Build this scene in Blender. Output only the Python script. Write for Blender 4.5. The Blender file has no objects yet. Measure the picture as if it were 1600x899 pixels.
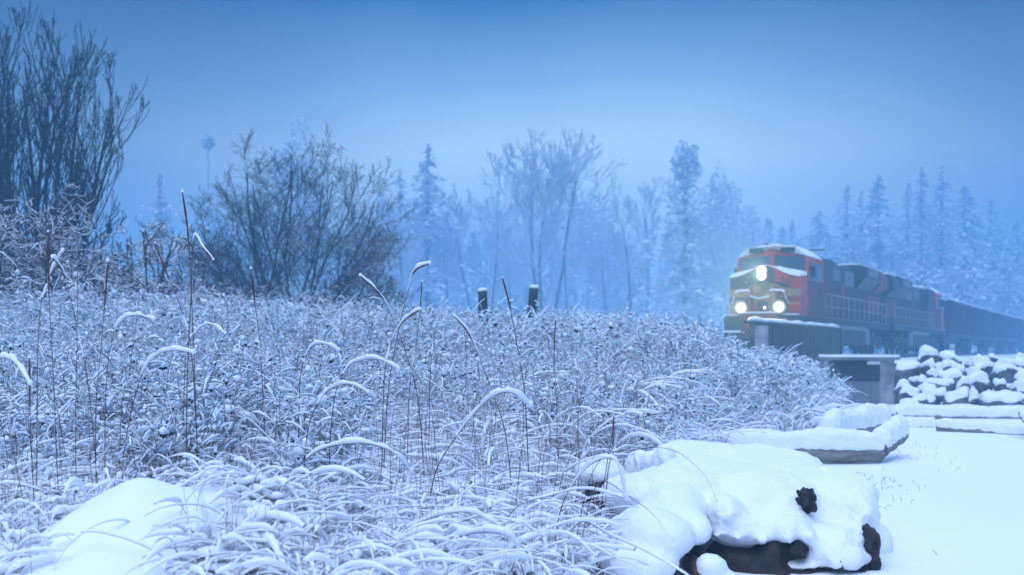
import bpy, bmesh, math, random
import numpy as np
from mathutils import Vector, Matrix, noise as mnoise
R = math.radians
rng = np.random.default_rng(7)
random.seed(7)
scene = bpy.context.scene
COL = scene.collection

# ------------------------------------------------------------ camera, light, exposure
F = 2000.0; HY = 548.0; EYE = 1.5            # focal length in photo pixels, eye-level row, eye height
cam_d = bpy.data.cameras.new('camera'); cam = bpy.data.objects.new('camera', cam_d); COL.objects.link(cam)
cam.location = (0, 0, EYE); cam.rotation_euler = (R(90), 0, 0)
cam_d.sensor_width = 36; cam_d.lens = F/1600*36; cam_d.shift_y = (HY-449.5)/1600
cam_d.clip_end = 3000; cam_d.clip_start = .05
cam_d.dof.use_dof = True; cam_d.dof.focus_distance = 11.0; cam_d.dof.aperture_fstop = 2.0
scene.camera = cam
SUN_EL, SUN_AZ = R(48), R(200)
w = bpy.data.worlds.new('World'); scene.world = w; w.use_nodes = True
nt = w.node_tree; nt.nodes.clear()
sky = nt.nodes.new('ShaderNodeTexSky'); sky.sky_type = 'NISHITA'; sky.sun_disc = False
sky.sun_elevation = SUN_EL; sky.sun_rotation = SUN_AZ; sky.dust_density = 0.5; sky.air_density = 1.0; sky.ozone_density = 4
# a bright snow cloud layer: the Nishita sky blended towards cloud, darker just above the haze, brightest overhead
tc = nt.nodes.new('ShaderNodeTexCoord'); sp = nt.nodes.new('ShaderNodeSeparateXYZ')
rmp = nt.nodes.new('ShaderNodeValToRGB')
e = rmp.color_ramp.elements
e[0].position = 0.0; e[0].color = (6.5, 9.0, 9.8, 1)
e[1].position = 0.15; e[1].color = (7.2, 9.5, 10.2, 1)
for ps, c in ((.205, (2.6, 4.6, 6.4)), (.265, (.02, .8, 1.9)), (.34, (.02, 3.0, 7.0)), (.6, (2.2, 7.2, 15.0)), (1.0, (12.9, 14.5, 26.0))):
    x = rmp.color_ramp.elements.new(ps); x.color = (*c, 1)
mix = nt.nodes.new('ShaderNodeMix'); mix.data_type = 'RGBA'; mix.inputs[0].default_value = 0.96
bg = nt.nodes.new('ShaderNodeBackground'); bg.inputs[1].default_value = 0.10
out = nt.nodes.new('ShaderNodeOutputWorld')
L = nt.links.new
L(tc.outputs['Generated'], sp.inputs[0]); cn_ = nt.nodes.new('ShaderNodeTexNoise'); cn_.inputs['Scale'].default_value = 4; cn_.inputs['Detail'].default_value = 5; L(tc.outputs['Generated'], cn_.inputs[0])
ca_ = nt.nodes.new('ShaderNodeMath'); ca_.operation = 'MULTIPLY_ADD'; ca_.inputs[1].default_value = .05; L(cn_.outputs[0], ca_.inputs[0])
cb_ = nt.nodes.new('ShaderNodeMath'); cb_.operation = 'SUBTRACT'; cb_.inputs[1].default_value = .025; L(sp.outputs['Z'], cb_.inputs[0]); L(cb_.outputs[0], ca_.inputs[2]); L(ca_.outputs[0], rmp.inputs[0])
L(sky.outputs[0], mix.inputs[6]); 
mx_ = nt.nodes.new('ShaderNodeMath'); mx_.operation = 'SUBTRACT'; mx_.inputs[1].default_value = .04; L(sp.outputs['X'], mx_.inputs[0])
ab_ = nt.nodes.new('ShaderNodeMath'); ab_.operation = 'ABSOLUTE'; L(mx_.outputs[0], ab_.inputs[0])
mr_ = nt.nodes.new('ShaderNodeMapRange'); mr_.interpolation_type = 'SMOOTHSTEP'; mr_.inputs[1].default_value = .05; mr_.inputs[2].default_value = .42; mr_.inputs[3].default_value = 1.0; mr_.inputs[4].default_value = .22; L(ab_.outputs[0], mr_.inputs[0])
up_ = nt.nodes.new('ShaderNodeMapRange'); up_.inputs[1].default_value = .3; up_.inputs[2].default_value = .7; L(sp.outputs['Z'], up_.inputs[0])
mf_ = nt.nodes.new('ShaderNodeMath'); mf_.operation = 'MAXIMUM'; L(mr_.outputs[0], mf_.inputs[0]); L(up_.outputs[0], mf_.inputs[1])
mm_ = nt.nodes.new('ShaderNodeVectorMath'); mm_.operation = 'SCALE'; L(rmp.outputs[0], mm_.inputs[0]); L(mf_.outputs[0], mm_.inputs['Scale'])
L(mm_.outputs[0], mix.inputs[7]); L(mix.outputs[2], bg.inputs[0]); L(bg.outputs[0], out.inputs[0])
sun_d = bpy.data.lights.new('sun', 'SUN'); sun_d.energy = 1.5; sun_d.angle = R(40); sun_d.color = (0.86, 0.90, 1.0)
sun = bpy.data.objects.new('sun', sun_d); COL.objects.link(sun)
sd = Vector((math.sin(SUN_AZ)*math.cos(SUN_EL), math.cos(SUN_AZ)*math.cos(SUN_EL), math.sin(SUN_EL)))
sun.rotation_euler = sd.to_track_quat('Z', 'Y').to_euler()
vs = scene.view_settings; vs.view_transform = 'Standard'; vs.look = 'None'; vs.exposure = 0.10; vs.gamma = 1; vs.use_curve_mapping = False
scene.render.engine = 'CYCLES'
cy = scene.cycles
cy.use_denoising = True
try: cy.denoiser = 'OPENIMAGEDENOISE'
except Exception: pass
cy.max_bounces = 6; cy.diffuse_bounces = 3; cy.glossy_bounces = 2; cy.transmission_bounces = 2; cy.volume_bounces = 2
cy.sample_clamp_indirect = 6; cy.caustics_reflective = False; cy.caustics_refractive = False

# ------------------------------------------------------------ helpers
def P(px, py, D):
    return np.array([(px-800)/F*D, D, EYE-(py-HY)/F*D])

def tag(o, label=None, cat=None, group=None, kind=None):
    if label: o['label'] = label
    if cat: o['category'] = cat
    if group: o['group'] = group
    if kind: o['kind'] = kind
    return o
def empty(name, loc, rz=0):
    o = bpy.data.objects.new(name, None); COL.objects.link(o); o.location = loc; o.rotation_euler = (0, 0, rz)
    o.empty_display_size = .2
    return o
def copy_tree(o, parent=None):
    c = o.copy(); COL.objects.link(c); c.parent = parent
    for ch in [k for k in bpy.data.objects if k.parent == o]: copy_tree(ch, c)
    return c

class MB:
    """collects vertices and faces, then links them as one mesh object"""
    def __init__(s): s.v = []; s.f = []; s.n = 0
    def add(s, v, f, mi=0):
        v = np.asarray(v, float).reshape(-1, 3); f = np.asarray(f, int)
        if len(f) == 0: return s
        s.v.append(v); s.f.append((f+s.n, mi)); s.n += len(v); return s
    def box(s, x0, x1, y0, y1, z0, z1, mi=0):
        v = [(x, y, z) for z in (z0, z1) for y in (y0, y1) for x in (x0, x1)]
        f = [(0, 2, 3, 1), (4, 5, 7, 6), (0, 1, 5, 4), (2, 6, 7, 3), (0, 4, 6, 2), (1, 3, 7, 5)]
        return s.add(v, f, mi)
    def poly(s, pts, mi=0):                       # a single flat polygon (fan)
        n = len(pts); c = np.mean(np.asarray(pts, float), 0)
        return s.add(np.vstack([pts, [c]]), [(i, (i+1) % n, n) for i in range(n)], mi)
    def prism(s, pts, y0, y1, mi=0, shift=None):  # outline in XZ swept from y0 to y1
        pts = np.asarray(pts, float); n = len(pts)
        sh = np.zeros((n, 2)) if shift is None else np.asarray(shift, float)
        a = np.column_stack([pts[:, 0], np.full(n, y0), pts[:, 1]])
        b = np.column_stack([pts[:, 0]+sh[:, 0], np.full(n, y1), pts[:, 1]+sh[:, 1]])
        s.add(np.vstack([a, b]), [(i, (i+1) % n, n+(i+1) % n, n+i) for i in range(n)], mi)
        s.poly(a, mi); s.poly(b, mi); return s
    def tube(s, pts, r, S=8, mi=0, caps=True):
        pts = np.asarray(pts, float)[None]; rr = np.broadcast_to(np.asarray(r, float), (1, pts.shape[1]))
        v, f = tubes(pts, rr, S, caps); return s.add(v, f, mi)
    def cyl(s, p0, p1, r, S=14, mi=0):
        p0 = np.asarray(p0, float); p1 = np.asarray(p1, float); t = p1-p0; t /= np.linalg.norm(t)
        a = np.array([1, 0, 0]) if abs(t[0]) < .8 else np.array([0, 1, 0])
        u = np.cross(t, a); u /= np.linalg.norm(u); w_ = np.cross(t, u)
        an = np.linspace(0, 2*math.pi, S, endpoint=False)
        c = np.outer(np.cos(an), u)+np.outer(np.sin(an), w_)
        s.add(np.vstack([p0+r*c, p1+r*c]), [(i, (i+1) % S, S+(i+1) % S, S+i) for i in range(S)], mi)
        s.poly(p0+r*c, mi); s.poly(p1+r*c, mi); return s
    def build(s, name, mats, parent=None, smooth=True):
        me = bpy.data.meshes.new(name)
        if not isinstance(mats, (list, tuple)): mats = [mats]
        V = np.vstack(s.v).astype(np.float32)
        loops = np.concatenate([f.ravel() for f, _ in s.f]).astype(np.int32)
        sizes = np.concatenate([np.full(len(f), f.shape[1]) for f, _ in s.f]).astype(np.int32)
        mi = np.concatenate([np.full(len(f), m) for f, m in s.f]).astype(np.int32)
        me.vertices.add(len(V)); me.vertices.foreach_set('co', V.ravel())
        me.loops.add(len(loops)); me.loops.foreach_set('vertex_index', loops)
        me.polygons.add(len(sizes)); st = np.concatenate([[0], np.cumsum(sizes)[:-1]]).astype(np.int32)
        me.polygons.foreach_set('loop_start', st)
        try: me.polygons.foreach_set('loop_total', sizes)
        except Exception: pass
        me.polygons.foreach_set('material_index', mi)
        me.polygons.foreach_set('use_smooth', np.full(len(sizes), bool(smooth)))
        for m in mats: me.materials.append(m)
        me.update(calc_edges=True); me.validate()
        o = bpy.data.objects.new(name, me); COL.objects.link(o)
        if parent is not None: o.parent = parent
        return o

def tubes(P_, Rr, S=4, caps=False):
    """P_: (N,K,3) centre lines, Rr: (N,K) radii -> vertices and quads"""
    N, K, _ = P_.shape
    T = np.gradient(P_, axis=1); T /= np.linalg.norm(T, axis=2, keepdims=True)+1e-9
    ch = P_[:, -1]-P_[:, 0]; ch /= np.linalg.norm(ch, axis=1, keepdims=True)+1e-9
    ax = np.where(np.abs(ch[:, 2:3]) > .7, np.array([[1., 0.3, 0]]), np.array([[0, 0, 1.]]))
    side = np.cross(ch, ax); side /= np.linalg.norm(side, axis=1, keepdims=True)+1e-9
    U = side[:, None]-T*np.sum(side[:, None]*T, 2, keepdims=True); U /= np.linalg.norm(U, axis=2, keepdims=True)+1e-9
    W = np.cross(T, U)
    an = np.linspace(0, 2*math.pi, S, endpoint=False)
    V = P_[:, :, None]+Rr[:, :, None, None]*(np.cos(an)[None, None, :, None]*U[:, :, None]+np.sin(an)[None, None, :, None]*W[:, :, None])
    idx = np.arange(N*K*S).reshape(N, K, S)
    a = idx[:, :-1]; b = idx[:, 1:]
    f = np.stack([a, np.roll(a, -1, 2), np.roll(b, -1, 2), b], -1).reshape(-1, 4)
    V = V.reshape(-1, 3)
    if caps and S >= 3:
        c0 = len(V); V = np.vstack([V, P_[:, 0], P_[:, -1]])
        fs = []
        for k, base in ((0, c0), (K-1, c0+N)):
            ring = idx[:, k]; cen = base+np.arange(N)
            fs.append(np.stack([ring, np.roll(ring, -1, 1), np.repeat(cen[:, None], S, 1), np.repeat(cen[:, None], S, 1)], -1).reshape(-1, 4)[:, :3])
        # return capped tubes as triangles joined with quads split
        q = np.vstack([f[:, [0, 1, 2]], f[:, [0, 2, 3]]]+fs)
        return V, q
    return V, f

def ico(sub=1):
    bm = bmesh.new(); bmesh.ops.create_icosphere(bm, subdivisions=sub, radius=1)
    v = np.array([p.co[:] for p in bm.verts]); f = np.array([[q.index for q in fa.verts] for fa in bm.faces]); bm.free()
    return v, f
ICO = {k: ico(k) for k in (1, 2, 3)}
def blobs(C, Rd, sub=1, jit=.18, g=rng):
    v, f = ICO[sub]; N = len(C); n = len(v)
    C = np.asarray(C, float); Rd = np.asarray(Rd, float)
    j = 1+jit*g.standard_normal((N, n, 1))
    an = g.uniform(0, 2*math.pi, N); c, s_ = np.cos(an)[:, None], np.sin(an)[:, None]
    vv = v[None]*j*Rd[:, None]
    x_ = vv[..., 0]*c-vv[..., 1]*s_; y_ = vv[..., 0]*s_+vv[..., 1]*c
    V = np.stack([x_, y_, vv[..., 2]], -1)+C[:, None]
    return V.reshape(-1, 3), (f[None]+(np.arange(N)*n)[:, None, None]).reshape(-1, 3)

_K = rng.uniform(-1, 1, (40, 2)); _PH = rng.uniform(0, 6.28, 40)
def wav(X, Y, wl, seed=0, n=6):
    o = 0
    for i in range(n):
        k = _K[(seed*5+i) % 40]; k = k/np.hypot(*k); q = 2*math.pi/wl*(0.7+.12*i)
        o = o+np.sin(q*(k[0]*X+k[1]*Y)+_PH[(seed*7+i) % 40])
    return o/n

# ------------------------------------------------------------ materials
def mat(name, col=(.5, .5, .5), rough=.6, metal=0.0, bump=0, bscale=20, col2=None, nscale=5, stretch=(1, 1, 1), snow=None, island=None, emit=None, estr=0, spec=.3):
    m = bpy.data.materials.new(name); m.use_nodes = True; t = m.node_tree; b = t.nodes['Principled BSDF']; l = t.links.new
    b.inputs['Roughness'].default_value = rough; b.inputs['Metallic'].default_value = metal
    b.inputs['Base Color'].default_value = (*col, 1); b.inputs['Specular IOR Level'].default_value = spec
    tc_ = t.nodes.new('ShaderNodeTexCoord'); mp = t.nodes.new('ShaderNodeMapping'); l(tc_.outputs['Object'], mp.inputs[0])
    mp.inputs['Scale'].default_value = stretch
    csock = None
    if island:
        g_ = t.nodes.new('ShaderNodeNewGeometry'); r_ = t.nodes.new('ShaderNodeValToRGB'); l(g_.outputs['Random Per Island'], r_.inputs[0])
        el = r_.color_ramp.elements
        for i, c in enumerate(island):
            q = el[i] if i < 2 else el.new(.5)
            q.color = (*c, 1)
        for i in range(len(island)): el[i].position = i/(len(island)-1)
        for i, c in enumerate(island): el[i].color = (*c, 1)
        csock = r_.outputs[0]
    elif col2:
        n_ = t.nodes.new('ShaderNodeTexNoise'); n_.inputs['Scale'].default_value = nscale; n_.inputs['Detail'].default_value = 6; l(mp.outputs[0], n_.inputs[0])
        r_ = t.nodes.new('ShaderNodeValToRGB'); r_.color_ramp.elements[0].position = .38; r_.color_ramp.elements[1].position = .64
        r_.color_ramp.elements[0].color = (*col, 1); r_.color_ramp.elements[1].color = (*col2, 1); l(n_.outputs[0], r_.inputs[0]); csock = r_.outputs[0]
    if snow is not None:
        g_ = t.nodes.new('ShaderNodeNewGeometry'); s_ = t.nodes.new('ShaderNodeSeparateXYZ'); l(g_.outputs['Normal'], s_.inputs[0])
        n2 = t.nodes.new('ShaderNodeTexNoise'); n2.inputs['Scale'].default_value = snow[2]; n2.inputs['Detail'].default_value = 4; l(tc_.outputs['Object'], n2.inputs[0])
        ma = t.nodes.new('ShaderNodeMath'); ma.operation = 'MULTIPLY_ADD'; ma.inputs[1].default_value = snow[3]; l(n2.outputs[0], ma.inputs[0]); l(s_.outputs['Z'], ma.inputs[2])
        mr = t.nodes.new('ShaderNodeMapRange'); mr.inputs[1].default_value = snow[0]; mr.inputs[2].default_value = snow[1]; l(ma.outputs[0], mr.inputs[0])
        mx = t.nodes.new('ShaderNodeMix'); mx.data_type = 'RGBA'; l(mr.outputs[0], mx.inputs[0])
        if csock: l(csock, mx.inputs[6])
        else: mx.inputs[6].default_value = (*col, 1)
        mx.inputs[7].default_value = (.84, .87, .90, 1); csock = mx.outputs[2]
    if csock: l(csock, b.inputs['Base Color'])
    if bump:
        n_ = t.nodes.new('ShaderNodeTexNoise'); n_.inputs['Scale'].default_value = bscale; n_.inputs['Detail'].default_value = 5; l(mp.outputs[0], n_.inputs[0])
        bp = t.nodes.new('ShaderNodeBump'); bp.inputs['Strength'].default_value = bump; bp.inputs['Distance'].default_value = .03; l(n_.outputs[0], bp.inputs['Height']); l(bp.outputs[0], b.inputs['Normal'])
    if emit:
        b.inputs['Emission Color'].default_value = (*emit, 1); b.inputs['Emission Strength'].default_value = estr
    return m
M = {}
M['snow'] = mat('snow', (.86, .88, .90), .7, bump=.55, bscale=26, spec=.2)
M['ground_snow'] = mat('ground_snow', (.86, .88, .90), .75, bump=.3, bscale=6, spec=.2)
M['blob_snow'] = mat('twig_snow', (.85, .87, .90), .8, spec=.1)
M['frost_shade_tint'] = mat('frosted_leaves_shade_tint', island=[(.30, .44, .56), (.80, .85, .89), (.87, .90, .92), (.58, .70, .80)], rough=.85)  # bluish islands: blue shade of the field put into the frost colour
M['straw'] = mat('dry_stems', island=[(.035, .025, .03), (.12, .05, .03), (.20, .13, .08), (.03, .03, .035)], rough=.8)
M['straw_near'] = mat('dry_blades', island=[(.09, .05, .04), (.26, .15, .08), (.44, .36, .28), (.20, .18, .17)], rough=.8)
M['reed'] = mat('red_brown_reed', (.17, .045, .03), .8, col2=(.07, .03, .025), nscale=60)
M['strawdark'] = mat('dark_blade', (.06, .045, .035), .8, col2=(.15, .09, .05), nscale=30)
M['seed'] = mat('seed_heads', (.035, .028, .028), .9)
M['green'] = mat('green_blades', (.05, .10, .03), .6)
M['bark'] = mat('bark', (.010, .011, .013), .9, col2=(.03, .028, .028), nscale=6, stretch=(1, 1, .3))
M['twig'] = mat('twigs', (.009, .010, .012), .9, snow=(.75, 1.08, 8, .35))
M['twigsnowy'] = mat('snowy_twigs', (.03, .028, .028), .9, snow=(.30, .70, 8, .35))
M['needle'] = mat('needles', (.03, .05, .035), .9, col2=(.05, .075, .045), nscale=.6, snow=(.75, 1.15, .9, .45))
M['needle_far'] = mat('snowy_haze_pale_needles', (.32, .36, .38), .9, col2=(.64, .67, .69), nscale=.5, snow=(.55, .95, .9, .45))  # snow on needles, paled further to stand in for thicker haze
M['bark_far'] = mat('snowy_haze_pale_bark', (.34, .35, .37), .9, col2=(.56, .58, .60), nscale=1.0)  # part snow, part distance haze painted into the bark colour
M['wood'] = mat('weathered_wood', (.10, .085, .07), .85, col2=(.22, .19, .15), nscale=5, stretch=(1, 1, 8), bump=.6, bscale=8)
M['post'] = mat('dark_post_wood', (.018, .024, .030), .9, col2=(.06, .075, .085), nscale=9, stretch=(1, 1, .4), bump=.6, bscale=12)
M['log'] = mat('grey_driftwood', (.16, .15, .13), .85, col2=(.30, .28, .23), nscale=4, stretch=(.5, 4, 5), bump=.7, bscale=7)
M['rot'] = mat('dark_wet_wood', (.008, .007, .007), .7, col2=(.05, .026, .016), nscale=7, bump=1.0, bscale=11)
M['logend'] = mat('cut_log_end', (.05, .025, .015), .8, col2=(.22, .12, .06), nscale=9, bump=.6, bscale=14)
M['rock'] = mat('riprap_rock', (.045, .05, .06), .9, col2=(.13, .13, .13), nscale=3, bump=.8, bscale=4, snow=(.75, .95, 2.5, .3))
M['concrete'] = mat('concrete', (.18, .19, .20), .9, col2=(.36, .37, .37), nscale=2.2, bump=.2, bscale=12)
M['concrete_d'] = mat('stained_concrete', (.10, .11, .12), .9, col2=(.22, .23, .23), nscale=2, stretch=(1, 1, .2))
M['girder'] = mat('stained_boards', (.018, .022, .022), .8, col2=(.09, .085, .05), nscale=2.5, stretch=(3, 3, .12), bump=.5, bscale=8)
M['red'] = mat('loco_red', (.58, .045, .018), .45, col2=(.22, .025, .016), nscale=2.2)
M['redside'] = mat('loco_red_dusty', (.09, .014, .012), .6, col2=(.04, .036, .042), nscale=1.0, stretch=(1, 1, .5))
M['reddoor'] = mat('faded_red_door', (.26, .035, .025), .6, col2=(.12, .03, .03), nscale=2)
M['green_d'] = mat('loco_dark_green', (.006, .010, .010), .5, col2=(.018, .022, .022), nscale=1.5)
M['yellow'] = mat('loco_yellow', (.44, .26, .06), .6, col2=(.24, .15, .05), nscale=3)
M['black'] = mat('loco_black', (.012, .012, .013), .6, col2=(.03, .03, .03), nscale=3)
M['under'] = mat('running_gear', (.02, .02, .022), .8, col2=(.07, .07, .075), nscale=2, snow=(.9, 1.2, 3, .35))
M['grey'] = mat('loco_grey_panel', (.20, .21, .22), .6, col2=(.12, .13, .14), nscale=2)
M['steel'] = mat('steel', (.25, .25, .26), .4, .8)
M['rail'] = mat('rail', (.10, .07, .06), .5, .6)
M['handrail'] = mat('handrail', (.30, .29, .28), .5)
M['glass'] = mat('cab_glass', (.02, .05, .09), .08, spec=.8)
M['wagon'] = mat('wagon_paint', (.02, .016, .016), .7, col2=(.05, .042, .042), nscale=.8, stretch=(1, 1, .4))
M['lamp'] = mat('lamp_lens_and_halo', (.9, .9, .85), .3, emit=(1.0, .93, .80), estr=60)
_t = M['lamp'].node_tree; _b = _t.nodes['Principled BSDF']; _c = _t.nodes.new('ShaderNodeTexCoord'); _l = _t.nodes.new('ShaderNodeVectorMath'); _l.operation = 'LENGTH'
_t.links.new(_c.outputs['Object'], _l.inputs[0]); _m = _t.nodes.new('ShaderNodeMapRange'); _m.inputs[1].default_value = .04; _m.inputs[2].default_value = .30; _m.inputs[3].default_value = 1; _m.inputs[4].default_value = .0
_t.links.new(_l.outputs['Value'], _m.inputs[0]); _p = _t.nodes.new('ShaderNodeMath'); _p.operation = 'POWER'; _p.inputs[1].default_value = 2.6; _t.links.new(_m.outputs[0], _p.inputs[0])
_q = _t.nodes.new('ShaderNodeMath'); _q.operation = 'MULTIPLY_ADD'; _q.inputs[1].default_value = 13; _q.inputs[2].default_value = .12; _t.links.new(_p.outputs[0], _q.inputs[0]); _t.links.new(_q.outputs[0], _b.inputs['Emission Strength'])
_b.inputs['Base Color'].default_value = (.05, .05, .04, 1); _b.inputs['Emission Color'].default_value = (1, .84, .62, 1)  # oversize lens, emission fading to the rim as a painted glare halo
M['lamp_s'] = mat('small_lamp_lens', (.9, .8, .5), .3, emit=(1.0, .85, .45), estr=5)
M['boarddark'] = mat('number_board', (.01, .012, .014), .2, spec=.6)

# ------------------------------------------------------------ terrain
F0 = np.array([10.62, 53.75]); ANG = R(26); U2 = np.array([math.sin(ANG), math.cos(ANG)]); V2 = np.array([math.cos(ANG), -math.sin(ANG)])
RAILZ = 1.3
def sstep(t): t = np.clip(t, 0, 1); return t*t*(3-2*t)
def xedge(Y): return np.interp(Y, [0, 7, 8, 12, 16, 20, 28, 33, 40, 60], [.1, .35, .7, 1.5, 3.0, 5.0, 7.9, 9.2, 10.5, 14])
CR_X = [-200, 0, 100, 300, 500, 650, 800, 900, 1000, 1100, 1140, 1200, 1300, 1390, 1500]
CR_Y = [412, 416, 428, 458, 482, 492, 492, 499, 504, 524, 546, 560, 586, 630, 660]
def crest(X, Y): return EYE-(np.interp(800+F*X/np.maximum(Y, 1), CR_X, CR_Y)-HY)/F*Y
def hgt(X, Y, fine=True):
    X = np.asarray(X, float); Y = np.asarray(Y, float)
    bank = np.interp(Y, [0, 5, 7, 10, 15, 20, 25, 30, 36, 45, 60, 400], [.1, .15, .22, .34, .60, .95, 1.30, 1.55, 1.45, 1.1, 1.0, 1.0])
    bank = bank+np.clip(-X-1, 0, 9)*.045*sstep((Y-8)/14)*(1-sstep((Y-45)/20))
    wd = .35+.10*Y
    mk = sstep((xedge(Y)-X)/wd+.02)
    far = (1.08+.10*wav(X, Y, 2.6, 2)*(Y > 30)*(Y < 52))*sstep((Y-34.2)/4.4)
    bank = np.where((Y > 10) & (Y < 60), np.minimum(bank, crest(X, Y)-.30-.012*Y), bank)
    z = bank*mk+far*(1-mk)
    z = np.where(Y > 60, 1.05, z)
    z += .50*np.exp(-(((X+2.15)/.62)**2+((Y-7.35)/.75)**2))          # smooth mound in front
    z += .22*np.exp(-(((X+1.55)/.4)**2+((Y-7.7)/.5)**2))
    z += .42*np.exp(-(((X+2.5)/.95)**2+((Y-10.6)/1.0)**2))
    z += .16*np.exp(-(((X+3.6)/.6)**2+((Y-8.6)/.6)**2))
    dtr = np.abs((X-F0[0])*V2[0]+(Y-F0[1])*V2[1])
    z = np.where(Y > 42, z*(1-sstep((6-dtr)/3))+(RAILZ-.22)*sstep((6-dtr)/3), z)
    creek = sstep((X-(6.3+.0*Y))/1.6)*(1-sstep((X-13.0)/.9))*sstep((Y-32.5)/2.0)*(1-sstep((Y-62)/8))
    z = z*(1-creek)-.15*creek
    nr = 1-sstep((Y-14)/16)
    if fine:
        z += mk*nr*(.045*wav(X, Y, .9, 1)+.03*wav(X, Y, .42, 2))+(.008*wav(X, Y, .8, 3)+.022*wav(X, Y, 2.3, 5))*(1-mk)+.03*wav(X, Y, 4.5, 4)*sstep((Y-5)/5)*.5
        z += mk*(1-nr)*.10*wav(X, Y, 3.0, 5)
    return z
Ys = np.concatenate([np.linspace(-12, 4, 24), np.geomspace(4.1, 60, 520), np.geomspace(61, 480, 90)])
Sx = np.linspace(-1, 1, 561); Sx = np.sign(Sx)*np.abs(Sx)**1.25
GY, GS = np.meshgrid(Ys, Sx, indexing='ij'); GX = GS*(7+np.abs(GY)*.85)
GZ = hgt(GX, GY)
nY, nX = GX.shape; idx = np.arange(nY*nX).reshape(nY, nX)
g = MB(); g.add(np.stack([GX, GY, GZ], -1).reshape(-1, 3), np.stack([idx[:-1, :-1], idx[:-1, 1:], idx[1:, 1:], idx[1:, :-1]], -1).reshape(-1, 4))
tag(g.build('ground', M['ground_snow']), kind='structure')

# ------------------------------------------------------------ railway: ballast, rails
def track_pt(x, t, z=0): p = F0+U2*t+V2*x; return np.array([p[0], p[1], z])
tr = empty('railway_track', (F0[0], F0[1], RAILZ), -ANG)
tag(tr, 'railway track of two steel rails under the train', 'railway track')
for s_ in (-.72, .72):
    m = MB().box(s_-.035, s_+.035, -45, 150, -.17, 0); m.build('rail', M['rail'], tr, False)
m = MB()
for k in range(100):
    m.box(-1.3, 1.3, -44+k*1.9, -43.76+k*1.9, -.26, -.175)
tag(m.build('sleepers', M['wood'], tr, False))

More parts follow.
